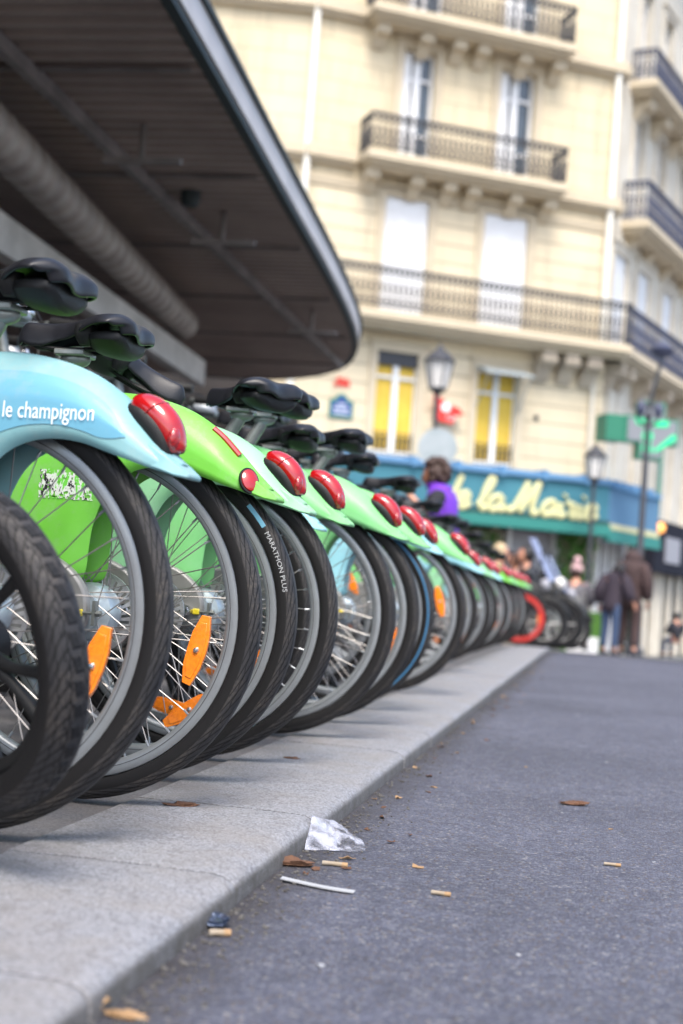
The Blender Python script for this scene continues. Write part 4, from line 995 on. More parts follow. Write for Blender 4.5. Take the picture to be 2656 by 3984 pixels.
for s_ in (-6.6, -6.2, -1.55, -1.02, -.50): corbel(F1, s_, 5.63, .60, .62, .30, 'stone_soffit')
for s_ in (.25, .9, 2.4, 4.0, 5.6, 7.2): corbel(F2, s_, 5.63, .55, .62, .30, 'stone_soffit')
# little iron guards in front of the yellow windows, with a raised grey awning over the second
for h in W1[:2]:
    b = MB(); s0, s1 = h[0], h[1]
    for z in (3.20, 3.62): b.tube([(s0, -.06, z), (s1, -.06, z)], .014, 6)
    n = 9
    for k in range(n + 1): s_ = s0 + (s1 - s0) * k / n; b.tube([(s_, -.06, 3.20), (s_, -.06, 3.62)], .009, 5)
    for k in range(n): s_ = s0 + (s1 - s0) * (k + .5) / n; b.tube([(s_ + .04 * cos(2 * PI * q / 8), -.06, 3.41 + .14 * sin(2 * PI * q / 8)) for q in range(9)], .010, 4)
    b.build('window_guard', 'iron', ab, xf=fx(F1))
b = MB(); b.rings([[(-3.0, .0, 5.22), (-3.0, .62, 5.02), (-3.0, .62, 4.99), (-3.0, .0, 5.18)], [(-1.95, .0, 5.22), (-1.95, .62, 5.02), (-1.95, .62, 4.99), (-1.95, .0, 5.18)]]); b.tube([(-2.95, .6, 5.0), (-2.95, .02, 4.3)], .012, 6); b.tube([(-2.0, .6, 5.0), (-2.0, .02, 4.3)], .012, 6)
b.build('window_awning', 'sign_back', ab, xf=fx(F1), smooth=False)
b = MB(); fbox(b, W1[0][0] - .02, W1[0][1] + .02, -.10, -.02, 4.98, 5.25); b.build('blind_box', 'iron', ab, xf=fx(F1), smooth=False)
# down pipes
for F, s_, z0 in ((F1, -6.97, 2.7), (F1, -.17, 5.95), (F3, -2.2, 9)):
    b = MB(); b.tube([(s_, .09, z0), (s_, .09, 16.5)], .075, 10); b.build('downpipe', 'pipe_cream', ab, xf=fx(F))
b = MB(); b.tube([(-.30, .07, 2.7), (-.30, .07, 5.7)], .05, 10); b.build('downpipe', 'stone_pale', ab, xf=fx(F1))
# lower pilasters of the side street front
for s_ in (.35, .95, 2.5, 3.3, 4.9, 5.7, 7.2): b = MB(); fbox(b, s_, s_ + .45, 0, .12, 2.6, 5.1); b.build('pilaster', 'stone_pale', ab, xf=fx(F2), smooth=False)
b = MB(); b.tube([(4.55, .14, 2.7), (4.55, .14, 5.0)], .05, 8); b.build('downpipe', 'valance_green', ab, xf=fx(F2))
# cafe awning
aw = MB(); o0, o1 = .0, 1.0
aw.prism([(0, 2.99), (.93, 2.93), (1.0, 2.90), (1.0, 2.10), (.94, 2.10), (.94, 2.84), (0, 2.90)], -7.0, -.28, 'yz'); awn = aw.build('awning', 'awning_blue', ab, xf=fx(F1), smooth=False)
b = MB(); fbox(b, -7.0, -.28, .6, 1.08, 2.93, 3.05); 
for k in range(7): fbox(b, -6.6 + k * .95, -6.50 + k * .95, .55, 1.13, 2.90, 3.10)
b.build('awning_box', 'awning_top', awn, xf=fx(F1), smooth=False)
b = MB(); b.prism([(1.0, 2.12), (1.07, 2.10), (1.06, 1.90), (.94, 1.88), (.94, 2.10)], -7.0, -.24, 'yz'); b.build('valance', 'valance_green', awn, xf=fx(F1), smooth=False)
b = MB(); fbox(b, -7.0, -.26, .85, 1.045, 2.05, 2.20); b.build('awning_dark_board', 'sign_dark', awn, xf=fx(F1), smooth=False)  # dark green board along the foot of the awning front
# awning over the side street
c1 = F1(-.28, 1.0, 0); c2 = F2(1.9, .9, 0)
Fa = frame2((c1.x, c1.y), (c2.x - c1.x, c2.y - c1.y)); La = math.hypot(c2.x - c1.x, c2.y - c1.y)
b = MB(); b.prism([(-.85, 2.92), (-.06, 2.90), (0, 2.86), (0, 2.06), (-.06, 2.06), (-.85, 2.5)], 0, La, 'yz'); awr = b.build('awning', 'awning_right', ab, xf=fx(Fa), smooth=False)
b = MB(); fbox(b, 0, La, -.05, .03, 2.05, 2.16); b.build('awning_trim', 'cream_trim', awr, xf=fx(Fa), smooth=False)
b = MB(); b.prism([(.0, 2.05), (.04, 2.03), (.05, 1.80), (-.08, 1.80), (-.08, 2.05)], 0, La + .1, 'yz'); b.build('valance', 'valance_green', awr, xf=fx(Fa), smooth=False)
b = MB(); fbox(b, 0, La, -.4, .05, 2.90, 3.0)
for k in range(6): fbox(b, .2 + k * .38, .27 + k * .38, -.4, .09, 2.86, 3.06)
b.build('awning_box', 'awning_top', awr, xf=fx(Fa), smooth=False)
# script lettering "Cafe de la Mairie": brush strokes bent into letters
def script(b, txt, s0, z0, h, w, o, r=.05, slant=.36):
    G = {
     'C': ([[(.9, .8), (.7, 1.0), (.35, .9), (.1, .5), (.15, .1), (.5, 0), (.85, .15)]], 1.0),
     'M': ([[(-.28, .22), (-.18, .05), (.02, .10), (.22, .55), (.38, 1.0)], [(.38, 1.0), (.34, .5), (.32, .02)], [(.34, .1), (.6, .65), (.82, 1.02)], [(.82, 1.02), (.76, .5), (.76, .12), (.86, 0), (1.0, .1)]], 1.12),
     'a': ([[(.50, .38), (.36, .47), (.14, .38), (.06, .16), (.18, 0), (.36, .06), (.50, .30)], [(.52, .45), (.47, .2), (.52, .02), (.68, .10)]], .66),
     'f': ([[(.0, .05), (.3, .5), (.45, .95), (.3, .95), (.2, .5), (.15, -.3)], [(.1, .42), (.4, .45)]], .42),
     'e': ([[(.04, .18), (.26, .22), (.42, .36), (.30, .47), (.12, .38), (.06, .16), (.18, 0), (.38, .04), (.54, .16)]], .50),
     'E': ([[(.04, .18), (.26, .22), (.42, .36), (.30, .47), (.12, .38), (.06, .16), (.18, 0), (.38, .04), (.54, .16)], [(.28, .62), (.44, .78)]], .50),
     'd': ([[(.46, .38), (.32, .46), (.12, .38), (.06, .16), (.18, 0), (.34, .06), (.46, .30)], [(.60, 1.0), (.50, .5), (.46, .05), (.62, .08)]], .62),
     'l': ([[(.02, .1), (.24, .5), (.40, .92), (.28, .98), (.16, .6), (.12, .14), (.22, 0), (.38, .12)]], .38),
     'i': ([[(.10, .42), (.06, .12), (.16, 0), (.32, .12)], [(.16, .66), (.19, .70)]], .30),
     'r': ([[(.02, .40), (.12, .46), (.20, .38), (.36, .40)], [(.30, .40), (.26, .12), (.36, 0), (.50, .12)]], .48),
     ' ': ([], .34)}
    tot = sum(G[c][1] for c in txt); x = 0; kx = w / tot
    for c in txt:
        st, adv = G[c]
        for line in st:
            pts = spline([(p[0], p[1], 0) for p in line], 4)
            b.tube([(s0 + (x + p.x) * kx + slant * p.y * h * .55, o, z0 + p.y * h) for p in pts], r, 8)
        x += adv
b = MB(); script(b, 'de la MairiE'.replace('E', 'e'), -4.05, 2.20, .62, 3.45, 1.03, .062)
b.build('lettering', 'cream_letter', awn, xf=fx(F1))
# cafe front below the awning
def shopbit(F, s0, s1, o0, o1, z0, z1, m, nm): b = MB(); fbox(b, s0, s1, o0, o1, z0, z1); return b.build(nm, m, ab, xf=fx(F), smooth=False)
for s_ in (-6.4, -4.9, -3.4, -2.2): shopbit(F1, s_, s_ + 1.0, .01, .05, -.3, 2.3, 'shop_glass', 'shop_window')
for s_ in (-5.3, -3.8, -2.35, -1.32, -1.20): shopbit(F1, s_ + .28, s_ + .36, .01, .12, -.45, 2.3, 'white_paint', 'door_frame')
shopbit(F1, -2.0, -1.1, .06, .10, .9, 1.9, 'sign_grey', 'menu_panel')
for s_ in (3.0, 3.5, 4.2, 4.7, 5.5, 6.4, 7.3): b = MB(); b.tube([(s_, .25, -.6), (s_, .25, 1.5)], .09, 10); b.build('column', 'stone_pale', ab, xf=fx(F2))
shopbit(F2, 3.1, 8.5, .0, .15, -.6, 1.5, 'case_grey', 'shutter')
shopbit(F2, .2, 2.4, .01, .06, -.5, 2.0, 'shop_glass', 'shop_window')
for s_ in (.2, .75, 1.3, 1.9, 2.5): shopbit(F2, s_, s_ + .10, .01, .14, -.5, 2.2, 'white_paint', 'door_frame')
# black shop sign further along
b = MB(); fbox(b, 3.0, 9, .05, .55, 1.35, 2.55); bs = b.build('fascia_sign', 'black_sign', ab, xf=fx(F2), smooth=False)
b = MB(); fbox(b, 3.9, 5.2, .55, .57, 1.6, 2.2); b.build('sign_panel', 'sign_grey', bs, xf=fx(F2), smooth=False)
b = MB(); b.ell((3.1, .62, 2.35), (.12, .12, .12)); b.build('lamp', 'orange_lamp', bs, xf=fx(F2))
# foliage panels trained up the cafe front
def leafy(name, F, boxes, n, seed, label, cat, m='leaf_green', size=.07, group=None):
    rnd = random.Random(seed); b = MB()
    for (s0, s1, o0, o1, z0, z1) in boxes:
        for _ in range(n):
            c = Vector((rnd.uniform(s0, s1), rnd.uniform(o0, o1), rnd.uniform(z0, z1))); 
            a = Vector((rnd.gauss(0, 1), rnd.gauss(0, 1), rnd.gauss(0, 1))).normalized(); d = a.cross(Vector((rnd.gauss(0, 1), rnd.gauss(0, 1), rnd.gauss(0, 1)))).normalized(); z = size * rnd.uniform(.6, 1.3)
            b.add([c - a * z, c + d * z * .5, c + a * z, c - d * z * .5], [(0, 1, 2, 3)])
    o = b.build(name, m, xf=lambda v: F(v.x, v.y, v.z), smooth=False)
    c0 = MB(); 
    s0, s1, o0, o1, z0, z1 = boxes[0]; c0.tube([((s0 + s1) / 2, (o0 + o1) / 2, z0 - .05), ((s0 + s1) / 2 + .03, (o0 + o1) / 2, (z0 + z1) / 2), ((s0 + s1) / 2, (o0 + o1) / 2, z1)], .03, 6)
    c0.build('stem', 'bark', o, xf=lambda v: F(v.x, v.y, v.z))
    return tag(o, label, cat, group)
leafy('climbing_plant', F1, [(-4.2, -2.35, .25, .6, -.4, 1.85)], 1500, 1, 'broad green climbing plant under the left half of the cafe awning', 'plant')
leafy('climbing_plant', F1, [(-1.05, -.30, .2, .7, -.5, 1.95)], 1200, 2, 'tall green climbing plant behind the slim lamp post at the cafe corner', 'plant')
leafy('climbing_plant', F2, [(1.7, 2.1, .3, .6, -.5, 1.9)], 600, 3, 'narrow dark green plant beside the brown coated person', 'plant', 'leaf_dark')
b = MB(); b.box((-.55, 23.2, -.36), (.05, 23.26, .35)); o = b.build('flower_board', 'leaf_green', smooth=False); tag(o, 'low green and white board standing on the pavement behind the parked motorcycles', 'board')
q = MB(); q.box((-.50, 23.18, -.30), (.0, 23.199, -.05)); q.build('white_panel', 'white_paint', o, smooth=False)
# things hung on the walls
def hung(name, m, label, cat, F, build, extra=None):
    b = MB(); build(b); o = b.build(name, m, xf=lambda v: F(v.x, v.y, v.z), smooth=False); tag(o, label, cat)
    return o
cx = -5.85
def plate(b): b.prism([(-6.10, 3.80), (-5.60, 3.80), (-5.60, 4.15), (-5.70, 4.15), (-5.74, 4.24), (-5.85, 4.29), (-5.96, 4.24), (-6.0, 4.15), (-6.10, 4.15)], .0, .03, 'xz')
b = MB(); b.prism([(-6.10, 3.80), (-5.60, 3.80), (-5.60, 4.15), (-5.70, 4.15), (-5.74, 4.24), (-5.85, 4.29), (-5.96, 4.24), (-6.0, 4.15), (-6.10, 4.15)], .01, .04)
o = b.build('street_nameplate', 'plate_green', xf=lambda v: F1(v.x, v.y, v.z), smooth=False); tag(o, 'blue enamel street nameplate with a green border on the cream wall', 'sign')
b = MB(); b.box((-6.06, .041, 3.84), (-5.64, .045, 4.11)); b.box((-5.94, .041, 4.11), (-5.76, .045, 4.22)); q = b.build('plate_face', 'plate_blue', o, xf=lambda v: F1(v.x, v.y, v.z), smooth=False)
b = MB()
for z, a, c in ((4.06, -5.93, -5.77), (3.98, -6.02, -5.70), (3.89, -6.0, -5.68)):
    s_ = a
    while s_ < c: b.box((s_, .046, z - .018), (min(s_ + .035, c), .048, z + .018)); s_ += .05
b.build('lettering', 'white_print', q, xf=lambda v: F1(v.x, v.y, v.z), smooth=False)
b = MB(); rnd = random.Random(5)
for i in range(7):
    for j in range(4):
        if rnd.random() < .75: b.box((-6.02 + i * .045, .01, 4.42 + j * .045), (-5.98 + i * .045, .035, 4.46 + j * .045))
tag(b.build('wall_mosaic', 'orange_lamp' if False else 'sign_red', xf=lambda v: F1(v.x, v.y, v.z), smooth=False), 'small orange red tile ornament on the wall above the nameplate', 'ornament')
o = thing('hanging_shop_sign', 'red shop sign with white figures projecting from the wall behind the lamp post', 'sign', F1(-3.6, .2, 4.2))
fo = lambda v: F1(v.x, v.y, v.z) - F1(-3.6, .2, 4.2)
b = MB(); b.prism([(-3.95, 4.46), (-3.72, 4.38), (-3.66, 4.30), (-3.40, 4.26), (-3.27, 4.12), (-3.45, 4.08), (-3.50, 3.92), (-3.80, 3.96), (-3.90, 4.1)], .14, .20); b.build('panel', 'sign_red', o, xf=fo, smooth=False)
b = MB(); b.lathe([(.10, .201), (.10, .205)], (-3.68, 0, 4.24), 'y', 18); 
for k in range(3): b.tube([(-3.62 + k * .08 + .03 * cos(a), .204, 4.03 + .035 * sin(a)) for a in [R_(40 + 280 * q / 8) for q in range(9)]], .008, 5)
b.build('figures', 'sign_white', o, xf=fo)
b = MB(); b.tube([(-3.6, 0, 4.3), (-3.6, .2, 4.3)], .015, 6); b.build('bracket', 'iron', o, xf=fo)
tag(hung('wall_bolt', 'iron', '', 'fitting', F1, lambda b: b.ell((-1.55, .02, 4.28), (.06, .04, .06))), 'small dark iron fitting on the bare cream wall right of the yellow windows', 'fitting')
# pharmacy cross
pc = thing('pharmacy_cross', 'lit green pharmacy cross sign projecting above the side street', 'sign', (.74, 29.0, 4.03), R_(24))
def cross_poly(a, w): return [(-a, -w), (-w, -w), (-w, -a), (w, -a), (w, -w), (a, -w), (a, w), (w, w), (w, a), (-w, a), (-w, w), (-a, w)]
b = MB(); b.prism(cross_poly(.58, .27), -.13, .13); b.build('housing', 'cross_green', pc, smooth=False)
b = MB(); b.box((-.98, -.11, -.26), (-.56, .42, .26)); b.build('second_arm', 'cross_green', pc, smooth=False)
b = MB(); b.prism(cross_poly(.53, .225), -.145, -.131); b.build('display', 'cross_panel', pc, smooth=False)
b = MB(); b.prism([(-.40, .22), (-.34, .10), (-.10, .06), (-.04, .10), (-.04, .22)], -.160, -.146); b.prism([(.02, .08), (.30, .10), (.36, .16), (.30, .22), (.02, .22)], -.160, -.146)
b.ell((-.10, -.152, -.12), (.12, .010, .14), 14, 8); b.ell((-.10, -.152, -.36), (.11, .010, .13), 14, 8)
b.prism([(.02, -.42), (.10, -.42), (.52, -.14), (.50, -.04), (.44, -.04)], -.160, -.146); b.build('led_figure', 'led_green', pc)
b = MB(); b.tube([(0, .13, .2), (0, 1.6, .2)], .03, 6); b.build('bracket', 'iron', pc)

# ================================================================== LAMPS AND POSTS
def lantern(parent, c, h, w):
    x, y, z = c; b = MB()
    b.lathe([(w * .62, 0), (w * 1.0, h * .62)], c, 'z', 6, cap=True); g = b.build('glass', 'lamp_glass', parent, smooth=False)
    b = MB()
    for k in range(6):
        a = 2 * PI * k / 6; b.tube([(x + w * .64 * cos(a), y + w * .64 * sin(a), z), (x + w * 1.02 * cos(a), y + w * 1.02 * sin(a), z + h * .62)], .014 * (h / .75), 5)
    b.lathe([(w * .3, -h * .10), (w * .66, -.01), (w * .66, .01), (w * .1, .02)], c, 'z', 6)
    b.lathe([(w * 1.14, h * .61), (w * 1.14, h * .65), (w * .92, h * .72), (w * .60, h * .84), (w * .30, h * .90), (w * .22, h * .96), (w * .10, h * 1.0), (.005, h * 1.06)], c, 'z', 12)
    b.build('lantern_cap', 'iron', parent, auto=30)
def lamp_post(x, y, ztop, h, w, label, group=None):
    z0 = gz(y) - .04; t = thing('street_lamp', label, 'street lamp', (x, y, z0), 0, group); zl = ztop - z0 - h
    b = MB(); b.lathe([(.14, 0), (.14, .10), (.10, .16), (.09, .7), (.11, .74), (.055, .82), (.045, zl * .6), (.038, zl - .12), (.07, zl - .08), (.03, zl)], n=12); b.build('post', 'iron', t, auto=30)
    lantern(t, (0, 0, zl), h, w); return t
L1 = lamp_post(-2.96, 24, 4.70, .74, .24, 'tall street lamp between the yellow windows, a round sign on its post')
b = MB(); b.lathe([(.34, -.01), (.34, .01), (.31, .02)], (-2.88, 23.90, 2.93), 'y', 32); rs = b.build('round_road_sign', 'sign_back', None, auto=30); tag(rs, 'round grey road sign seen from behind on the lamp post above the purple person', 'sign')
lamp_post(-.28, 28.3, 3.64, .68, .20, 'slim street lamp with a small lantern in front of the cafe sign letters')
t = thing('street_lamp', 'tall ornate lamp post in front of the green pharmacy cross', 'street lamp', (.60, 24.6, gz(24.6) - .04))
b = MB(); hh = 4.05; b.lathe([(.16, 0), (.16, .12), (.11, .2), (.10, .8), (.12, .84), (.06, .95), (.050, hh), (.085, hh + .05), (.03, hh + .1)], n=12)
b.tube(spline([(0, 0, hh), (.03, 0, hh + .35), (.11, 0, hh + .75), (.15, 0, hh + 1.0)], 4), .032, 8)
for s_ in (-1, 1): b.tube(spline([(0, 0, hh - .1), (s_ * .14, 0, hh - .05), (s_ * .17, 0, hh + .14), (s_ * .08, 0, hh + .26), (.02, 0, hh + .2)], 4), .026, 8)
b.build('post', 'iron', t, auto=30)
for s_, zz, w_ in ((-.13, hh + .05, .07), (.16, hh + .03, .07), (.16, hh + 1.05, .17)): b = MB(); b.lathe([(w_ * .4, 0), (w_, .06), (w_ * 1.25, .16), (w_ * .6, .24), (.01, .28)], (s_, 0, zz), 'z', 12); b.build('shade', 'iron_blue', t)

# distant pale building and street backdrop
b = MB(); b.box((-40, 52, -.6), (-9.5, 60, 24)); o = b.build('far_building', 'white_paint', smooth=False); tag(o, 'pale far building beyond the left edge of the cream one', 'building')
for i in range(6):
    for j in range(5):
        q = MB(); q.box((-12 - i * 3.2, 51.9, 2 + j * 4), (-10.9 - i * 3.2, 51.98, 4.4 + j * 4)); q.build('window', 'pane_dark', o, smooth=False)

# ================================================================== MOTORCYCLES
def moto(label, x, y, rz, sc=1., screen=True):
    t = thing('motorcycle', label, 'motorcycle', (x, y, gz(y)), rz, 'motorcycles parked past the bicycles'); t.scale = (sc, sc, sc)
    for nm, wx in (('front_wheel', 0), ('rear_wheel', -1.25)):
        b = MB(); ring_mb(b, [(.20, -.03), (.235, -.045), (.235, .045), (.20, .03)], 40)
        for k in range(5): a = 2 * PI * k / 5; b.tube([(.03 * cos(a), 0, .03 * sin(a)), (.21 * cos(a), 0, .21 * sin(a))], .018, 6)
        b.lathe([(.05, -.06), (.05, .06)], axis='y', n=12)
        w = b.build(nm, 'case_grey', t, auto=40); w.location = (wx, 0, .30); tyre_mb(.055, .245, 40).build('tyre', 'tyre_rough', w)
    b = MB(); rr = []
    for k in range(11):
        a = R_(20 + 130 * k / 10); rr.append([(r * cos(a), yy, .30 + r * sin(a)) for r, yy in ((.31, -.07), (.335, -.06), (.345, 0), (.335, .06), (.31, .07), (.325, 0))])
    b.rings(rr); b.build('mudguard', 'black_plastic', t)
    b = MB()
    for s_ in (-1, 1): b.tube([(0, s_ * .09, .30), (-.18, s_ * .09, .78)], .022, 8)
    b.tube([(-.24, -.33, .95), (-.20, -.10, .93), (-.20, .10, .93), (-.24, .33, .95)], .016, 8); b.build('fork', 'frame_grey', t)
    b = MB(); secs = [(-.05, .12, .52, .80), (-.22, .19, .40, .92), (-.45, .20, .24, .70), (-.75, .20, .20, .60), (-1.0, .17, .34, .72), (-1.3, .13, .52, .76), (-1.55, .05, .66, .76)]
    rr = [[(x_, w_ * cos(a), (z0 + z1) / 2 + (z1 - z0) / 2 * sin(a)) for a in [2 * PI * k / 14 for k in range(14)]] for x_, w_, z0, z1 in secs]
    b.rings(rr); b.build('body', 'black_plastic', t)
    b = MB(); rr = [[(x_, w_ * cos(a), z_ + .06 * sin(a)) for a in [2 * PI * k / 12 for k in range(12)]] for x_, w_, z_ in ((-.55, .08, .72), (-.75, .15, .74), (-1.0, .17, .77), (-1.15, .15, .82), (-1.4, .10, .84))]
    b.rings(rr); b.build('seat', 'saddle_black', t)
    b = MB(); b.ell((-.02, 0, .78), (.07, .09, .08)); b.build('headlamp', 'lamp_glass' if screen and sc > 1.05 else 'sign_grey', t)
    if screen:
        b = MB(); rr = []
        for f in range(6):
            g = f / 5; xx = -.06 - .28 * g; zz = .80 + .50 * g; ww = .20 - .05 * g
            rr.append([(xx - .06 * abs(u) ** 2, ww * u, zz) for u in (-1, -.6, -.2, .2, .6, 1)] + [(xx - .008 - .06 * abs(u) ** 2, ww * u, zz) for u in (1, .6, .2, -.2, -.6, -1)])
        b.rings(rr); b.build('windscreen', 'windscreen', t)
    for s_ in (-1, 1):
        b = MB(); b.tube([(-.22, s_ * .22, .95), (-.20, s_ * .30, 1.12)], .008, 5); b.ell((-.20, s_ * .31, 1.14), (.02, .06, .04)); b.build('mirror', 'black_plastic', t)
    return t
mat('windscreen', (.22, .25, .36), .25, coat=.3, var=(.16, .18, .28), var_scale=6)
moto('black motorcycle next to the red wheeled bicycle, its windscreen missing', -.68, 18.0, R_(4), 1.0, False)
moto('black motorcycle with a tall grey blue windscreen behind the far kerb', -.52, 19.0, R_(-6), 1.1, True)
moto('dark motorcycle tucked in deeper behind the red wheeled bicycle', -1.0, 18.7, R_(2), 1.05, False)
moto('dark motorcycle half hidden between the two windscreens', -.62, 19.8, R_(-3), 1.02, False)
moto('dark motorcycle farthest right of the rank, beside the plum coated person', -.40, 20.4, R_(8), 1.0, True)

# ================================================================== PEOPLE
def skin_mesh(chains, sub=1):
    """chains: list of lists of (point, radius[, radius2]); joined where points coincide"""
    me = bpy.data.meshes.new('sk'); pts = []; rad = []; ed = []; key = {}
    for ch in chains:
        prev = None
        for it in ch:
            p = tuple(round(c, 4) for c in it[0]); r = it[1]; r2 = it[2] if len(it) > 2 else r
            if p not in key: key[p] = len(pts); pts.append(p); rad.append((r, r2))
            i = key[p]
            if prev is not None and prev != i: ed.append((prev, i))
            prev = i
    me.from_pydata(pts, ed, []); ob = bpy.data.objects.new('sk', me); COL.objects.link(ob)
    ob.modifiers.new('skin', 'SKIN').use_smooth_shade = True
    for i, v in enumerate(me.skin_vertices[0].data): v.radius = rad[i]; v.use_root = (i == 0)
    md = ob.modifiers.new('sub', 'SUBSURF'); md.levels = md.render_levels = sub
    m2 = bpy.data.meshes.new_from_object(ob.evaluated_get(bpy.context.evaluated_depsgraph_get()))
    vs = [tuple(v.co) for v in m2.vertices]; fs = [tuple(p.vertices) for p in m2.polygons]
    bpy.data.objects.remove(ob); bpy.data.meshes.remove(me); bpy.data.meshes.remove(m2)
    return vs, fs
def V3(*a): return Vector(a)
def head_geo(b, c, R, k=1.):
    # R: 3x3 rotation, face towards local +x
    def f(v):
        p = (v - Vector(c)) ; x, y, z = p.x / .1, p.y / .1, p.z / .1
        q = Vector((.098 * x, .076 * y * (1 - .18 * max(0, -z)), .118 * z))
        if z < 0 and x > 0: q.x += .012 * (-z) * x; q.y *= 1 - .15 * (-z)
        if z < -.2 and x < 0: q.x *= .78
        nose = math.exp(-((y / .16) ** 2) - ((z + .18) / .22) ** 2) * max(0, x); q.x += .028 * nose
        eye = math.exp(-(((abs(y) - .38) / .16) ** 2) - ((z - .08) / .12) ** 2) * max(0, x); q.x -= .012 * eye
        chin = math.exp(-((y / .3) ** 2) - ((z + .85) / .2) ** 2) * max(0, x); q.x += .012 * chin
        return Vector(c) + R @ (q * k)
    b.ell(c, (.1, .1, .1), 24, 18, f)
    for s in (-1, 1): b.ell(c, (1, 1, 1), 8, 6, lambda v, s=s: Vector(c) + R @ (Vector((-.005, s * .079, -.005)) + Vector(((v - Vector(c)).x * .016, (v - Vector(c)).y * .008, (v - Vector(c)).z * .028))) * k)
    b.cur = 1
    for s in (-1, 1): b.ell(c, (1, 1, 1), 8, 6, lambda v, s=s: Vector(c) + R @ (Vector((.085, s * .032, .008)) + (v - Vector(c)) * .009) * k)
    b.cur = 2; b.ell(c, (1, 1, 1), 8, 6, lambda v: Vector(c) + R @ (Vector((.098, 0, -.058)) + Vector(((v - Vector(c)).x * .006, (v - Vector(c)).y * .024, (v - Vector(c)).z * .007))) * k); b.cur = 0
def hand_chains(w, d, side, palm_n, curl=.5, k=1.):
    """w wrist, d direction of hand, side towards thumb, palm_n palm normal; separate finger chains"""
    d = d.normalized(); side = (side - d * side.dot(d)).normalized(); pn = palm_n.normalized(); out = []
    pc = w + d * .045 * k
    out.append([(w, .024 * k, .018 * k), (pc, .036 * k, .017 * k), (w + d * .085 * k, .036 * k, .015 * k)])
    for i, (L_, off) in enumerate(((.072, .027), (.080, .009), (.075, -.009), (.060, -.026))):
        p = w + d * .070 * k + side * off * k; dd = d; ch = [(p, .0095 * k)]
        for j, fr in enumerate((.45, .30, .25)):
            dd = (dd + pn * curl * (.45 + .25 * j)).normalized(); p = p + dd * L_ * fr * 1.15 * k; ch.append((p, (.0088 - .0008 * j) * k))
        out.append(ch)
    p = w + d * .025 * k + side * .022 * k; t1 = (d * .6 + side * .8).normalized(); q1 = p + t1 * .040 * k; t2 = (d * .9 + side * .25 + pn * .35).normalized()
    out.append([(p, .012 * k), (q1, .0105 * k), (q1 + t2 * .028 * k, .009 * k)])
    return out
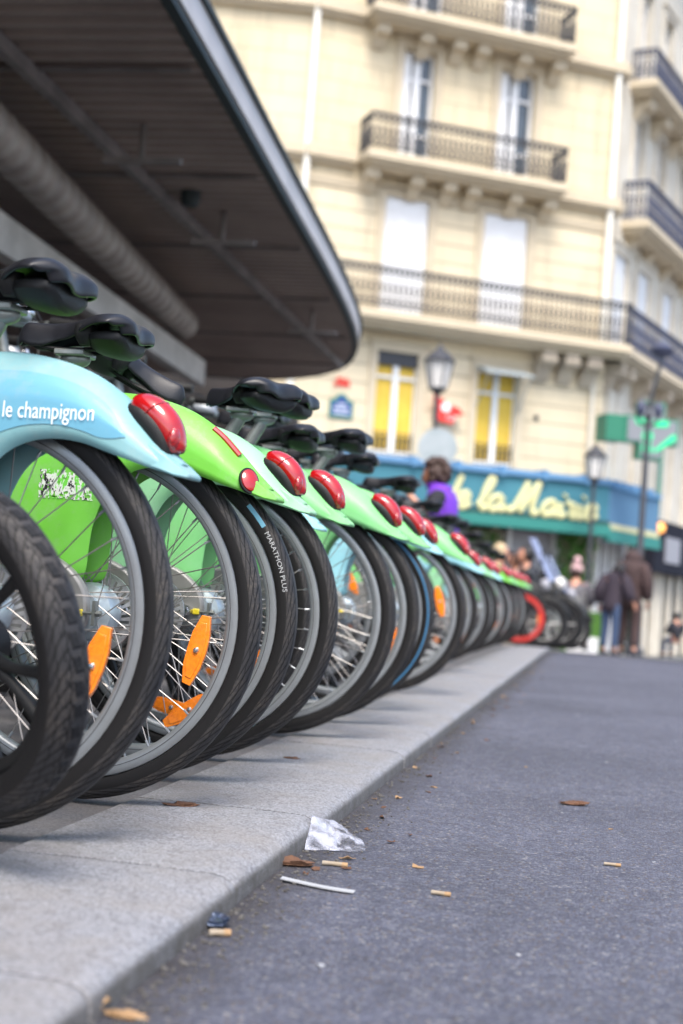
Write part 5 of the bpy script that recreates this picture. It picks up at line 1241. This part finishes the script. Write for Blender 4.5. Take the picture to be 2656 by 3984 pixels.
def person(name_label, base, rz, J, cloth, hair, hat=None, k=1., group=None):
    """J: joints in local metres, +x forward."""
    t = thing('person', name_label, 'person', base, rz, group)
    g = {n: V3(*p) * k for n, p in J.items()}
    b = MB(); pel, che, nec, hea = g['pelvis'], g['chest'], g['neck'], g['head']
    body = [[(pel, .12 * k, .10 * k), ((pel + che) / 2, .12 * k, .095 * k), (che, .15 * k, .10 * k), (nec, .055 * k), (nec * .45 + hea * .55, .052 * k)]]
    for s in 'lr':
        body.append([(che, .15 * k, .10 * k), (g['sh' + s], .058 * k), (g['el' + s], .042 * k), (g['wr' + s], .027 * k)])
        body.append([(pel, .12 * k, .10 * k), (g['hp' + s], .088 * k), (g['kn' + s], .056 * k), (g['an' + s], .038 * k), (g['to' + s], .034 * k)])
    v, f = skin_mesh(body); b.add(v, f)
    R = Matrix.Rotation(J_ang(g), 3, 'Y')
    if 'yawhead' in cloth: R = Matrix.Rotation(cloth['yawhead'], 3, 'Z') @ R
    head_geo(b, hea, R, k)
    for s in 'lr':
        dd = g['wr' + s] - g['el' + s]; sd = 1 if s == 'l' else -1
        hd = cloth.get('hand' + s, dd); 
        for ch in hand_chains(g['wr' + s], hd, cloth.get('thumb' + s, V3(.3, -sd * .2, .9)), cloth.get('palm' + s, V3(0, -sd, 0)), cloth.get('curl', .5), k): v, f = skin_mesh([ch]); b.add(v, f)
    b.build('body', ['skin', 'eye', 'lips'], t, auto=180)
    # clothes as their own skins, a little larger than the body
    top = cloth.get('top')
    if top:
        e = cloth.get('puff', .02) * k; es = e * (.35 if cloth.get('sleeve') == 'short' else 1); low = pel - V3(0, 0, cloth.get('hem', .05) * k)
        ch = [[(low, (.135 * k + e), (.115 * k + e)), ((pel + che) / 2, (.125 * k + e), (.10 * k + e)), (che, .155 * k + e, .105 * k + e), (nec - (nec - che) * .25, .085 * k + e * .5, .075 * k + e * .5)]]
        for s in 'lr': ch.append([(che, .155 * k + e, .105 * k + e), (g['sh' + s] * .75 + che * .25 + V3(0, 0, .02 * k), .078 * k + e), (g['sh' + s], .070 * k + e)])
        v, f = skin_mesh(ch); q = MB(); q.add(v, f)
        if top != 'vest':
            pass
        q.build(cloth.get('topname', 'jacket'), cloth['topmat'], t, auto=180)
        for s in 'lr':
            end = g['wr' + s] if cloth.get('sleeve', 'long') == 'long' else g['sh' + s] * .42 + g['el' + s] * .58
            mid = g['el' + s] if cloth.get('sleeve', 'long') == 'long' else g['sh' + s] * .6 + g['el' + s] * .4
            st = g['sh' + s] * .8 + che * .2
            v, f = skin_mesh([[(st, .075 * k + es), (g['sh' + s], .070 * k + es), (mid, .060 * k + es), (end, .052 * k + es * .6)]]); q = MB(); q.add(v, f); q.build('sleeve', cloth.get('sleevemat', cloth['topmat']), t, auto=180)
    for s in 'lr':
        lo = g['an' + s] + (g['kn' + s] - g['an' + s]) * .06
        v, f = skin_mesh([[(pel + (g['hp' + s] - pel) * .6, .115 * k), (g['hp' + s] * .8 + g['kn' + s] * .2, .098 * k), (g['kn' + s], .074 * k), (lo, .060 * k)]]); q = MB(); q.add(v, f); q.build('trouser_leg', cloth['legmat'], t, auto=180)
        a = g['an' + s]; tt = g['to' + s]; d = (tt - a); d.z = 0; d = d.normalized() if d.length > .01 else V3(1, 0, 0)
        q = MB(); lat = V3(-d.y, d.x, 0); rr = []
        for u, w_, h_ in ((-.07, .028, .05), (-.05, .04, .09), (.02, .043, .085), (.10, .047, .055), (.17, .042, .04), (.20, .02, .025)):
            c = V3(a.x, a.y, tt.z - .035 * k) + d * u * k
            rr.append([c + lat * w_ * k * cos(x) + V3(0, 0, (h_ / 2 + h_ / 2 * sin(x)) * k) for x in [2 * PI * i / 10 for i in range(10)]])
        q.rings(rr); q.build('shoe', cloth.get('shoemat', 'black_cloth'), t)
    if hair:
        q = MB(); hm, hl = hair
        q.ell((0, 0, 0), (1, 1, 1), 22, 14, lambda v: hea + R @ (V3(-.016 + v.x * .104, v.y * .094, .022 + (v.z * .122 if v.z > 0 else v.z * hl)) * (1 + .07 * mnoise.noise(v * 3.1))) * k if v.x < .55 or v.z > .55 else hea + R @ V3(.045, v.y * .07, .04 + v.z * .06) * k)
        q.build('hair', hm, t)
    if hat:
        q = MB(); q.ell((0, 0, 0), (1, 1, 1), 20, 12, lambda v: hea + R @ V3(-.006 + v.x * .112, v.y * .1, .035 + v.z * (.115 if v.z > 0 else .05)) * k); q.ell((0, 0, 0), (1, 1, 1), 14, 10, lambda v: hea + R @ V3(v.x * .06, v.y * .06, .19 + v.z * .06) * k); q.build('bobble_hat', hat, t)
    return t
def J_ang(g): return 0
STAND = dict(pelvis=(0, 0, .93), chest=(0, 0, 1.28), neck=(0, 0, 1.46), head=(.015, 0, 1.58), shl=(0, .19, 1.38), shr=(0, -.19, 1.38), ell=(-.03, .24, 1.10), elr=(-.03, -.24, 1.10), wrl=(.05, .25, .86), wrr=(.05, -.25, .86), hpl=(0, .09, .88), hpr=(0, -.09, .88), knl=(.02, .10, .48), knr=(.02, -.10, .48), anl=(-.01, .11, .08), anr=(-.01, -.11, .08), tol=(.11, .12, .035), tor=(.11, -.12, .035))
# purple vest: looks left along the rank, forearms raised. local +x = world -x
JP = dict(STAND); JP.update(pelvis=(-.05, 0, .92), chest=(.0, 0, 1.24), neck=(.05, 0, 1.41), head=(.10, 0, 1.52), shl=(.0, .18, 1.33), shr=(.0, -.18, 1.33), ell=(.10, .27, 1.18), elr=(.12, -.22, 1.18), wrl=(.27, .27, 1.36), wrr=(.34, .02, 1.26))
pv = person('person with curly brown hair in a purple vest', (-1.31, 11.5, 0), R_(172), JP,
    dict(top='vest', topmat='purple_cloth', topname='vest', sleeve='short', sleevemat='black_cloth', legmat='black_cloth', hem=.10, puff=.052, curl=.9, palml=V3(0, -1, .2), palmr=V3(0, 1, .2)), ('hair_brown', .13), k=.915)
cl = MB(); cl.tube([V3(.04 + .085 * cos(a), .085 * sin(a), 1.30 + .01 * cos(a)) for a in [2 * PI * i / 14 for i in range(14)]], .030, 8, closed=True); cl.build('collar', 'purple_cloth', pv)
for k_ in range(26):
    pass
q = MB(); rnd = random.Random(2)
for _ in range(70):
    a = rnd.uniform(0, 2 * PI); e = rnd.uniform(-.5, 1.3); v = V3(cos(a) * cos(e), sin(a) * cos(e), sin(e))
    if v.x > .45 and v.z < .6: continue
    c = V3(.10, 0, 1.52) * .915 + V3(-.02 + v.x * .10, v.y * .095, .02 + v.z * .115); q.ell(tuple(c), (.038, .036, .036), 8, 6)
q.build('curls', 'hair_brown', pv)
# brown coat, back to us, walking
JW = dict(STAND); JW.update(knl=(.10, .10, .50), anl=(.05, .11, .09), tol=(.17, .12, .04), knr=(-.02, -.10, .48), anr=(-.16, -.11, .10), tor=(-.05, -.12, .04), wrl=(.12, .25, .92), chest=(.03, 0, 1.26), neck=(.08, 0, 1.43), head=(.13, 0, 1.53))
wc = person('person in a long hooded brown coat seen from behind past the motorcycles', (.44, 22.0, gz(22) - .03), R_(82), JW,
    dict(top='coat', topmat='brown_cloth', topname='coat', legmat='brown_cloth', hem=.22, puff=.055), ('hair_black', .12), k=.985)
q = MB(); q.ell((0, 0, 0), (1, 1, 1), 16, 10, lambda v: V3(.06 + v.x * .13, v.y * .15, 1.47 + v.z * .14)); q.build('hood', 'brown_cloth', wc)
JC = dict(STAND); JC.update(chest=(.10, 0, 1.22), neck=(.20, 0, 1.36), head=(.26, 0, 1.45), shl=(.12, .19, 1.30), shr=(.12, -.19, 1.30), elr=(.10, -.27, 1.05), wrr=(.16, -.33, .92))
person('shorter person in plum coat and blue jeans beside the brown coated one', (.15, 21.4, gz(21.4) - .03), R_(60), JC,
    dict(top='coat', topmat='plum_cloth', topname='coat', legmat='jeans', hem=.25, puff=.06), ('hair_black', .11), k=.86)
SIT = dict(pelvis=(0, 0, .52), chest=(.03, 0, .88), neck=(.05, 0, 1.05), head=(.08, 0, 1.17), shl=(.03, .19, .97), shr=(.03, -.19, .97), ell=(.08, .25, .72), elr=(.08, -.25, .72), wrl=(.30, .17, .76), wrr=(.30, -.17, .76), hpl=(.05, .09, .50), hpr=(.05, -.09, .50), knl=(.45, .11, .50), knr=(.45, -.11, .50), anl=(.43, .12, .08), anr=(.43, -.12, .08), tol=(.55, .13, .035), tor=(.55, -.13, .035))
def chair(x, y, rz, lab):
    t = thing('cafe_chair', lab, 'chair', (x, y, gz(y)), rz)
    b = MB(); b.box((-.22, -.21, .42), (.22, .21, .45)); b.build('seat', 'case_grey', t, bevel=.01)
    b = MB(); b.tube(spline([(-.2, -.2, .44), (-.25, -.2, .86), (-.27, 0, .92), (-.25, .2, .86), (-.2, .2, .44)], 4), .014, 6); b.box((-.265, -.17, .62), (-.245, .17, .82)); b.build('backrest', 'case_grey', t)
    for sx in (-1, 1):
        for sy in (-1, 1): b = MB(); b.tube([(sx * .19, sy * .19, .43), (sx * .22, sy * .2, .0)], .012, 6); b.build('leg', 'case_grey', t)
for lab, x, y, rz, topm, hr, hat, k_, clab in (
    ('blond person in a dark jacket sitting behind the motorcycles', -1.36, 18.2, 15, 'black_cloth', ('hair_blond', .13), None, .98, 'grey cafe chair under the blond person'),
    ('person in pale clothes facing left behind the blond one', -1.15, 20.5, 170, 'white_cloth', ('hair_brown', .08), None, 1.02, 'grey cafe chair under the pale clothed person'),
    ('person in a dark hooded jacket between the pale clothed one and the windscreens', -1.0, 20.2, 200, 'black_cloth', ('hair_black', .10), None, 1.08, 'grey cafe chair under the dark hooded person'),
    ('person in a pink bobble hat and grey coat seen from behind', -.40, 21.8, 80, 'grey_cloth', ('hair_brown', .12), 'pink_wool', 1.0, 'grey cafe chair under the person in the bobble hat'),
    ('dark clothed person sitting low at the far right edge', 1.20, 23.0, 120, 'black_cloth', ('hair_black', .09), None, .55, None)):
    person(lab, (x, y, gz(y)), R_(rz), SIT, dict(top='jacket', topmat=topm, legmat='jeans' if 'low' in lab else 'black_cloth', puff=.03, hem=.03), hr, hat, k_)
    if clab: chair(x, y, R_(rz), clab)

# ================================================================== LITTER
def on_ground(x, y): return -.0415 + gz(y)
bg = MB(); rnd = random.Random(4); nx, ny = 26, 14; vs = []
P0, P1, P2, P3 = V3(-.484, 2.53, .004), V3(-.4735, 2.43, -.0395), V3(-.365, 2.475, -.0400), V3(-.440, 2.71, -.037)
for i in range(nx + 1):
    for j in range(ny + 1):
        u, w_ = i / nx, j / ny; p = (P0 * (1 - u) + P3 * u) * (1 - w_) + (P1 * (1 - u) + P2 * u) * w_
        e = min(u, 1 - u, w_, 1 - w_)
        zz = p.z + min(1, e * 5 + .12) * (.004 + .008 * mnoise.noise(V3(u * 4, w_ * 4, 3)) + .005 * mnoise.noise(V3(u * 12, w_ * 10, 1)))
        cf = 1.7 * max(0, u - .55) * max(0, .55 - w_) + 1.2 * max(0, u - .7) * max(0, w_ - .6); p = p.lerp(V3(-.44, 2.54, zz), cf); p.y += .012 * mnoise.noise(V3(u * 5, w_ * 2, 7))
        p.x += .004 * mnoise.noise(V3(w_ * 14, u * 3, 9)); vs.append((p.x, p.y, max(zz, -.0400)))
w = ny + 1; bg.add(vs, [(i * w + j, i * w + j + 1, (i + 1) * w + j + 1, (i + 1) * w + j) for i in range(nx) for j in range(ny)])
o = bg.build('plastic_wrapper', 'clear_film', auto=60); tag(o, 'crumpled clear plastic wrapper lying against the kerb', 'wrapper')
md = o.modifiers.new('s', 'SOLIDIFY'); md.thickness = .0006
b = MB(); pts = spline([(-.455, 2.165, .004), (-.41, 2.150, .0025), (-.375, 2.137, .0025), (-.335, 2.132, .002)], 4); rr = []
for p in pts: rr.append([(p.x, p.y - .008, p.z - .0415), (p.x, p.y + .008, p.z - .0415), (p.x, p.y + .008, p.z - .0398), (p.x, p.y - .008, p.z - .0398)])
b.rings(rr); tag(b.build('paper_strip', 'pale_paper'), 'long pale strip of paper on the asphalt below the wrapper', 'paper')
def butt(x, y, rz, L_, r, lab, m='butt_paper', m2='tan_paper'):
    b = MB(); b.tube([(-L_ / 2, 0, r * .9), (0, 0, r), (L_ / 2, 0, r * .85)], [r, r * .9, r * 1.05], 10); o = b.build('cigarette_butt', m); o.location = (x, y, on_ground(x, y)); o.rotation_euler = (0, 0, rz); tag(o, lab, 'cigarette butt')
    q = MB(); q.tube([(L_ / 2 - .001, 0, r * .87), (L_ / 2 + .008, 0, r * .87)], r * 1.08, 10); q.build('filter', m2, o); return o
butt(-.405, 2.325, .05, .034, .0040, 'tan cigarette butt beside the curled brown leaf below the wrapper')
butt(-.215, 2.19, -.1, .022, .0035, 'tan cigarette butt alone on open asphalt, right of the pale strip')
butt(.045, 2.60, .0, .022, .0030, 'pale cigarette butt far out to the right on the asphalt')
butt(-.455, 1.79, .5, .020, .0045, 'yellowish cigarette butt against the crumpled dark foil')
def crumple(name, x, y, rx, ry, rz_, h, m, lab, cat, seed, zb=None):
    b = MB(); sd = seed * 3.7
    b.ell((0, 0, 0), (1, 1, 1), 18, 12, lambda v: V3(v.x * rx, v.y * ry, (v.z * .5 + .5) * h) * (1 + .55 * mnoise.noise(v * 1.7 + V3(sd, 0, 0)) + .35 * mnoise.noise(v * 4.3 + V3(0, sd, 0))))
    o = b.build(name, m, smooth=True, auto=25); o.location = (x, y, (on_ground(x, y) if zb is None else zb) - .001); o.rotation_euler = (0, 0, rz_); return tag(o, lab, cat)
crumple('dead_leaf', -.475, 2.29, .040, .014, .1, .012, 'dead_leaf', 'curled brown leaf lying on the asphalt left of the tan butt', 'leaf', 1)
crumple('crumpled_foil', -.478, 1.84, .026, .020, -.5, .016, 'foil', 'crumpled dark blue foil by the kerb', 'foil', 2)
crumple('torn_paper', -.492, 1.425, .018, .016, .2, .020, 'tan_paper', 'tan paper scrap at the bottom edge against the kerb', 'paper', 3)
crumple('torn_paper', -.452, 1.420, .022, .007, -.1, .008, 'tan_paper', 'thin rolled tan paper at the bottom edge right of the scrap', 'paper', 4)
crumple('dead_leaf', -.03, 3.34, .030, .014, .2, .010, 'dead_leaf', 'curled brown leaf alone in the middle of the road', 'leaf', 5)
crumple('dead_leaf', -.72, 2.50, .030, .012, .4, .008, 'dead_leaf', 'shredded red brown leaf on the kerb under the nearest green wheel', 'leaf', 6, 0)
crumple('dead_leaf', -.70, 3.35, .018, .008, .1, .006, 'dead_leaf', 'small dark leaf on the kerb stones near the third wheel', 'leaf', 7, 0)
def flake(rnd, x, y, sz, m, z=None):
    b = MB(); n = rnd.randint(5, 8); ph = rnd.uniform(0, 6); el = rnd.uniform(.3, .8)
    pts = [(sz * rnd.uniform(.6, 1.1) * cos(2 * PI * k / n), sz * el * rnd.uniform(.6, 1.1) * sin(2 * PI * k / n)) for k in range(n)]
    vs = [(0, 0, sz * .10)] + [(a, c, sz * rnd.uniform(.0, .45)) for a, c in pts]; 
    b.add(vs, [(0, 1 + k, 1 + (k + 1) % n) for k in range(n)]); o = b.build('leaf_scrap', m, smooth=False); o.location = (x, y, (on_ground(x, y) if z is None else z) + .0004); o.rotation_euler = (0, 0, ph)
    md = o.modifiers.new('s', 'SOLIDIFY'); md.thickness = .0008; return o
rnd = random.Random(21)
for k in range(46):
    y = 2.3 + 9 * (k / 46) ** 1.6 + rnd.uniform(-.1, .1); x = -.462 + abs(rnd.gauss(0, .05)) * (1 + y * .1); sz = rnd.uniform(.006, .014) * (1 + y * .05)
    o = flake(rnd, x, y, sz, rnd.choice(['dead_leaf', 'dead_leaf', 'tan_paper'])); tag(o, 'small dry leaf scrap caught in the gutter along the kerb', 'leaf', 'leaf scraps along the gutter')
for k in range(26):
    y = rnd.uniform(1.6, 7); x = rnd.uniform(-.35, .05 * y + .35 * (y - 1.4)); o = flake(rnd, x, y, rnd.uniform(.004, .009), rnd.choice(['pale_paper', 'tan_paper', 'dead_leaf', 'pale_paper'])); tag(o, 'tiny light scrap scattered on the open road', 'scrap', 'scraps on the open road')
# grit in the gutter
b = MB()
for k in range(1100):
    y = 1.2 + 9 * rnd.random() ** 1.8; x = -.474 + abs(rnd.gauss(0, .038)); r = rnd.uniform(.0012, .0036) * (1.4 if rnd.random() < .05 else 1); b.ell((x, y, on_ground(x, y) + r * .4), (r * rnd.uniform(.7, 1.5), r, r * .7), 5, 3)
tag(b.build('grit', 'grit', smooth=False), 'fine grit gathered in the gutter along the kerb', 'grit', kind='stuff')
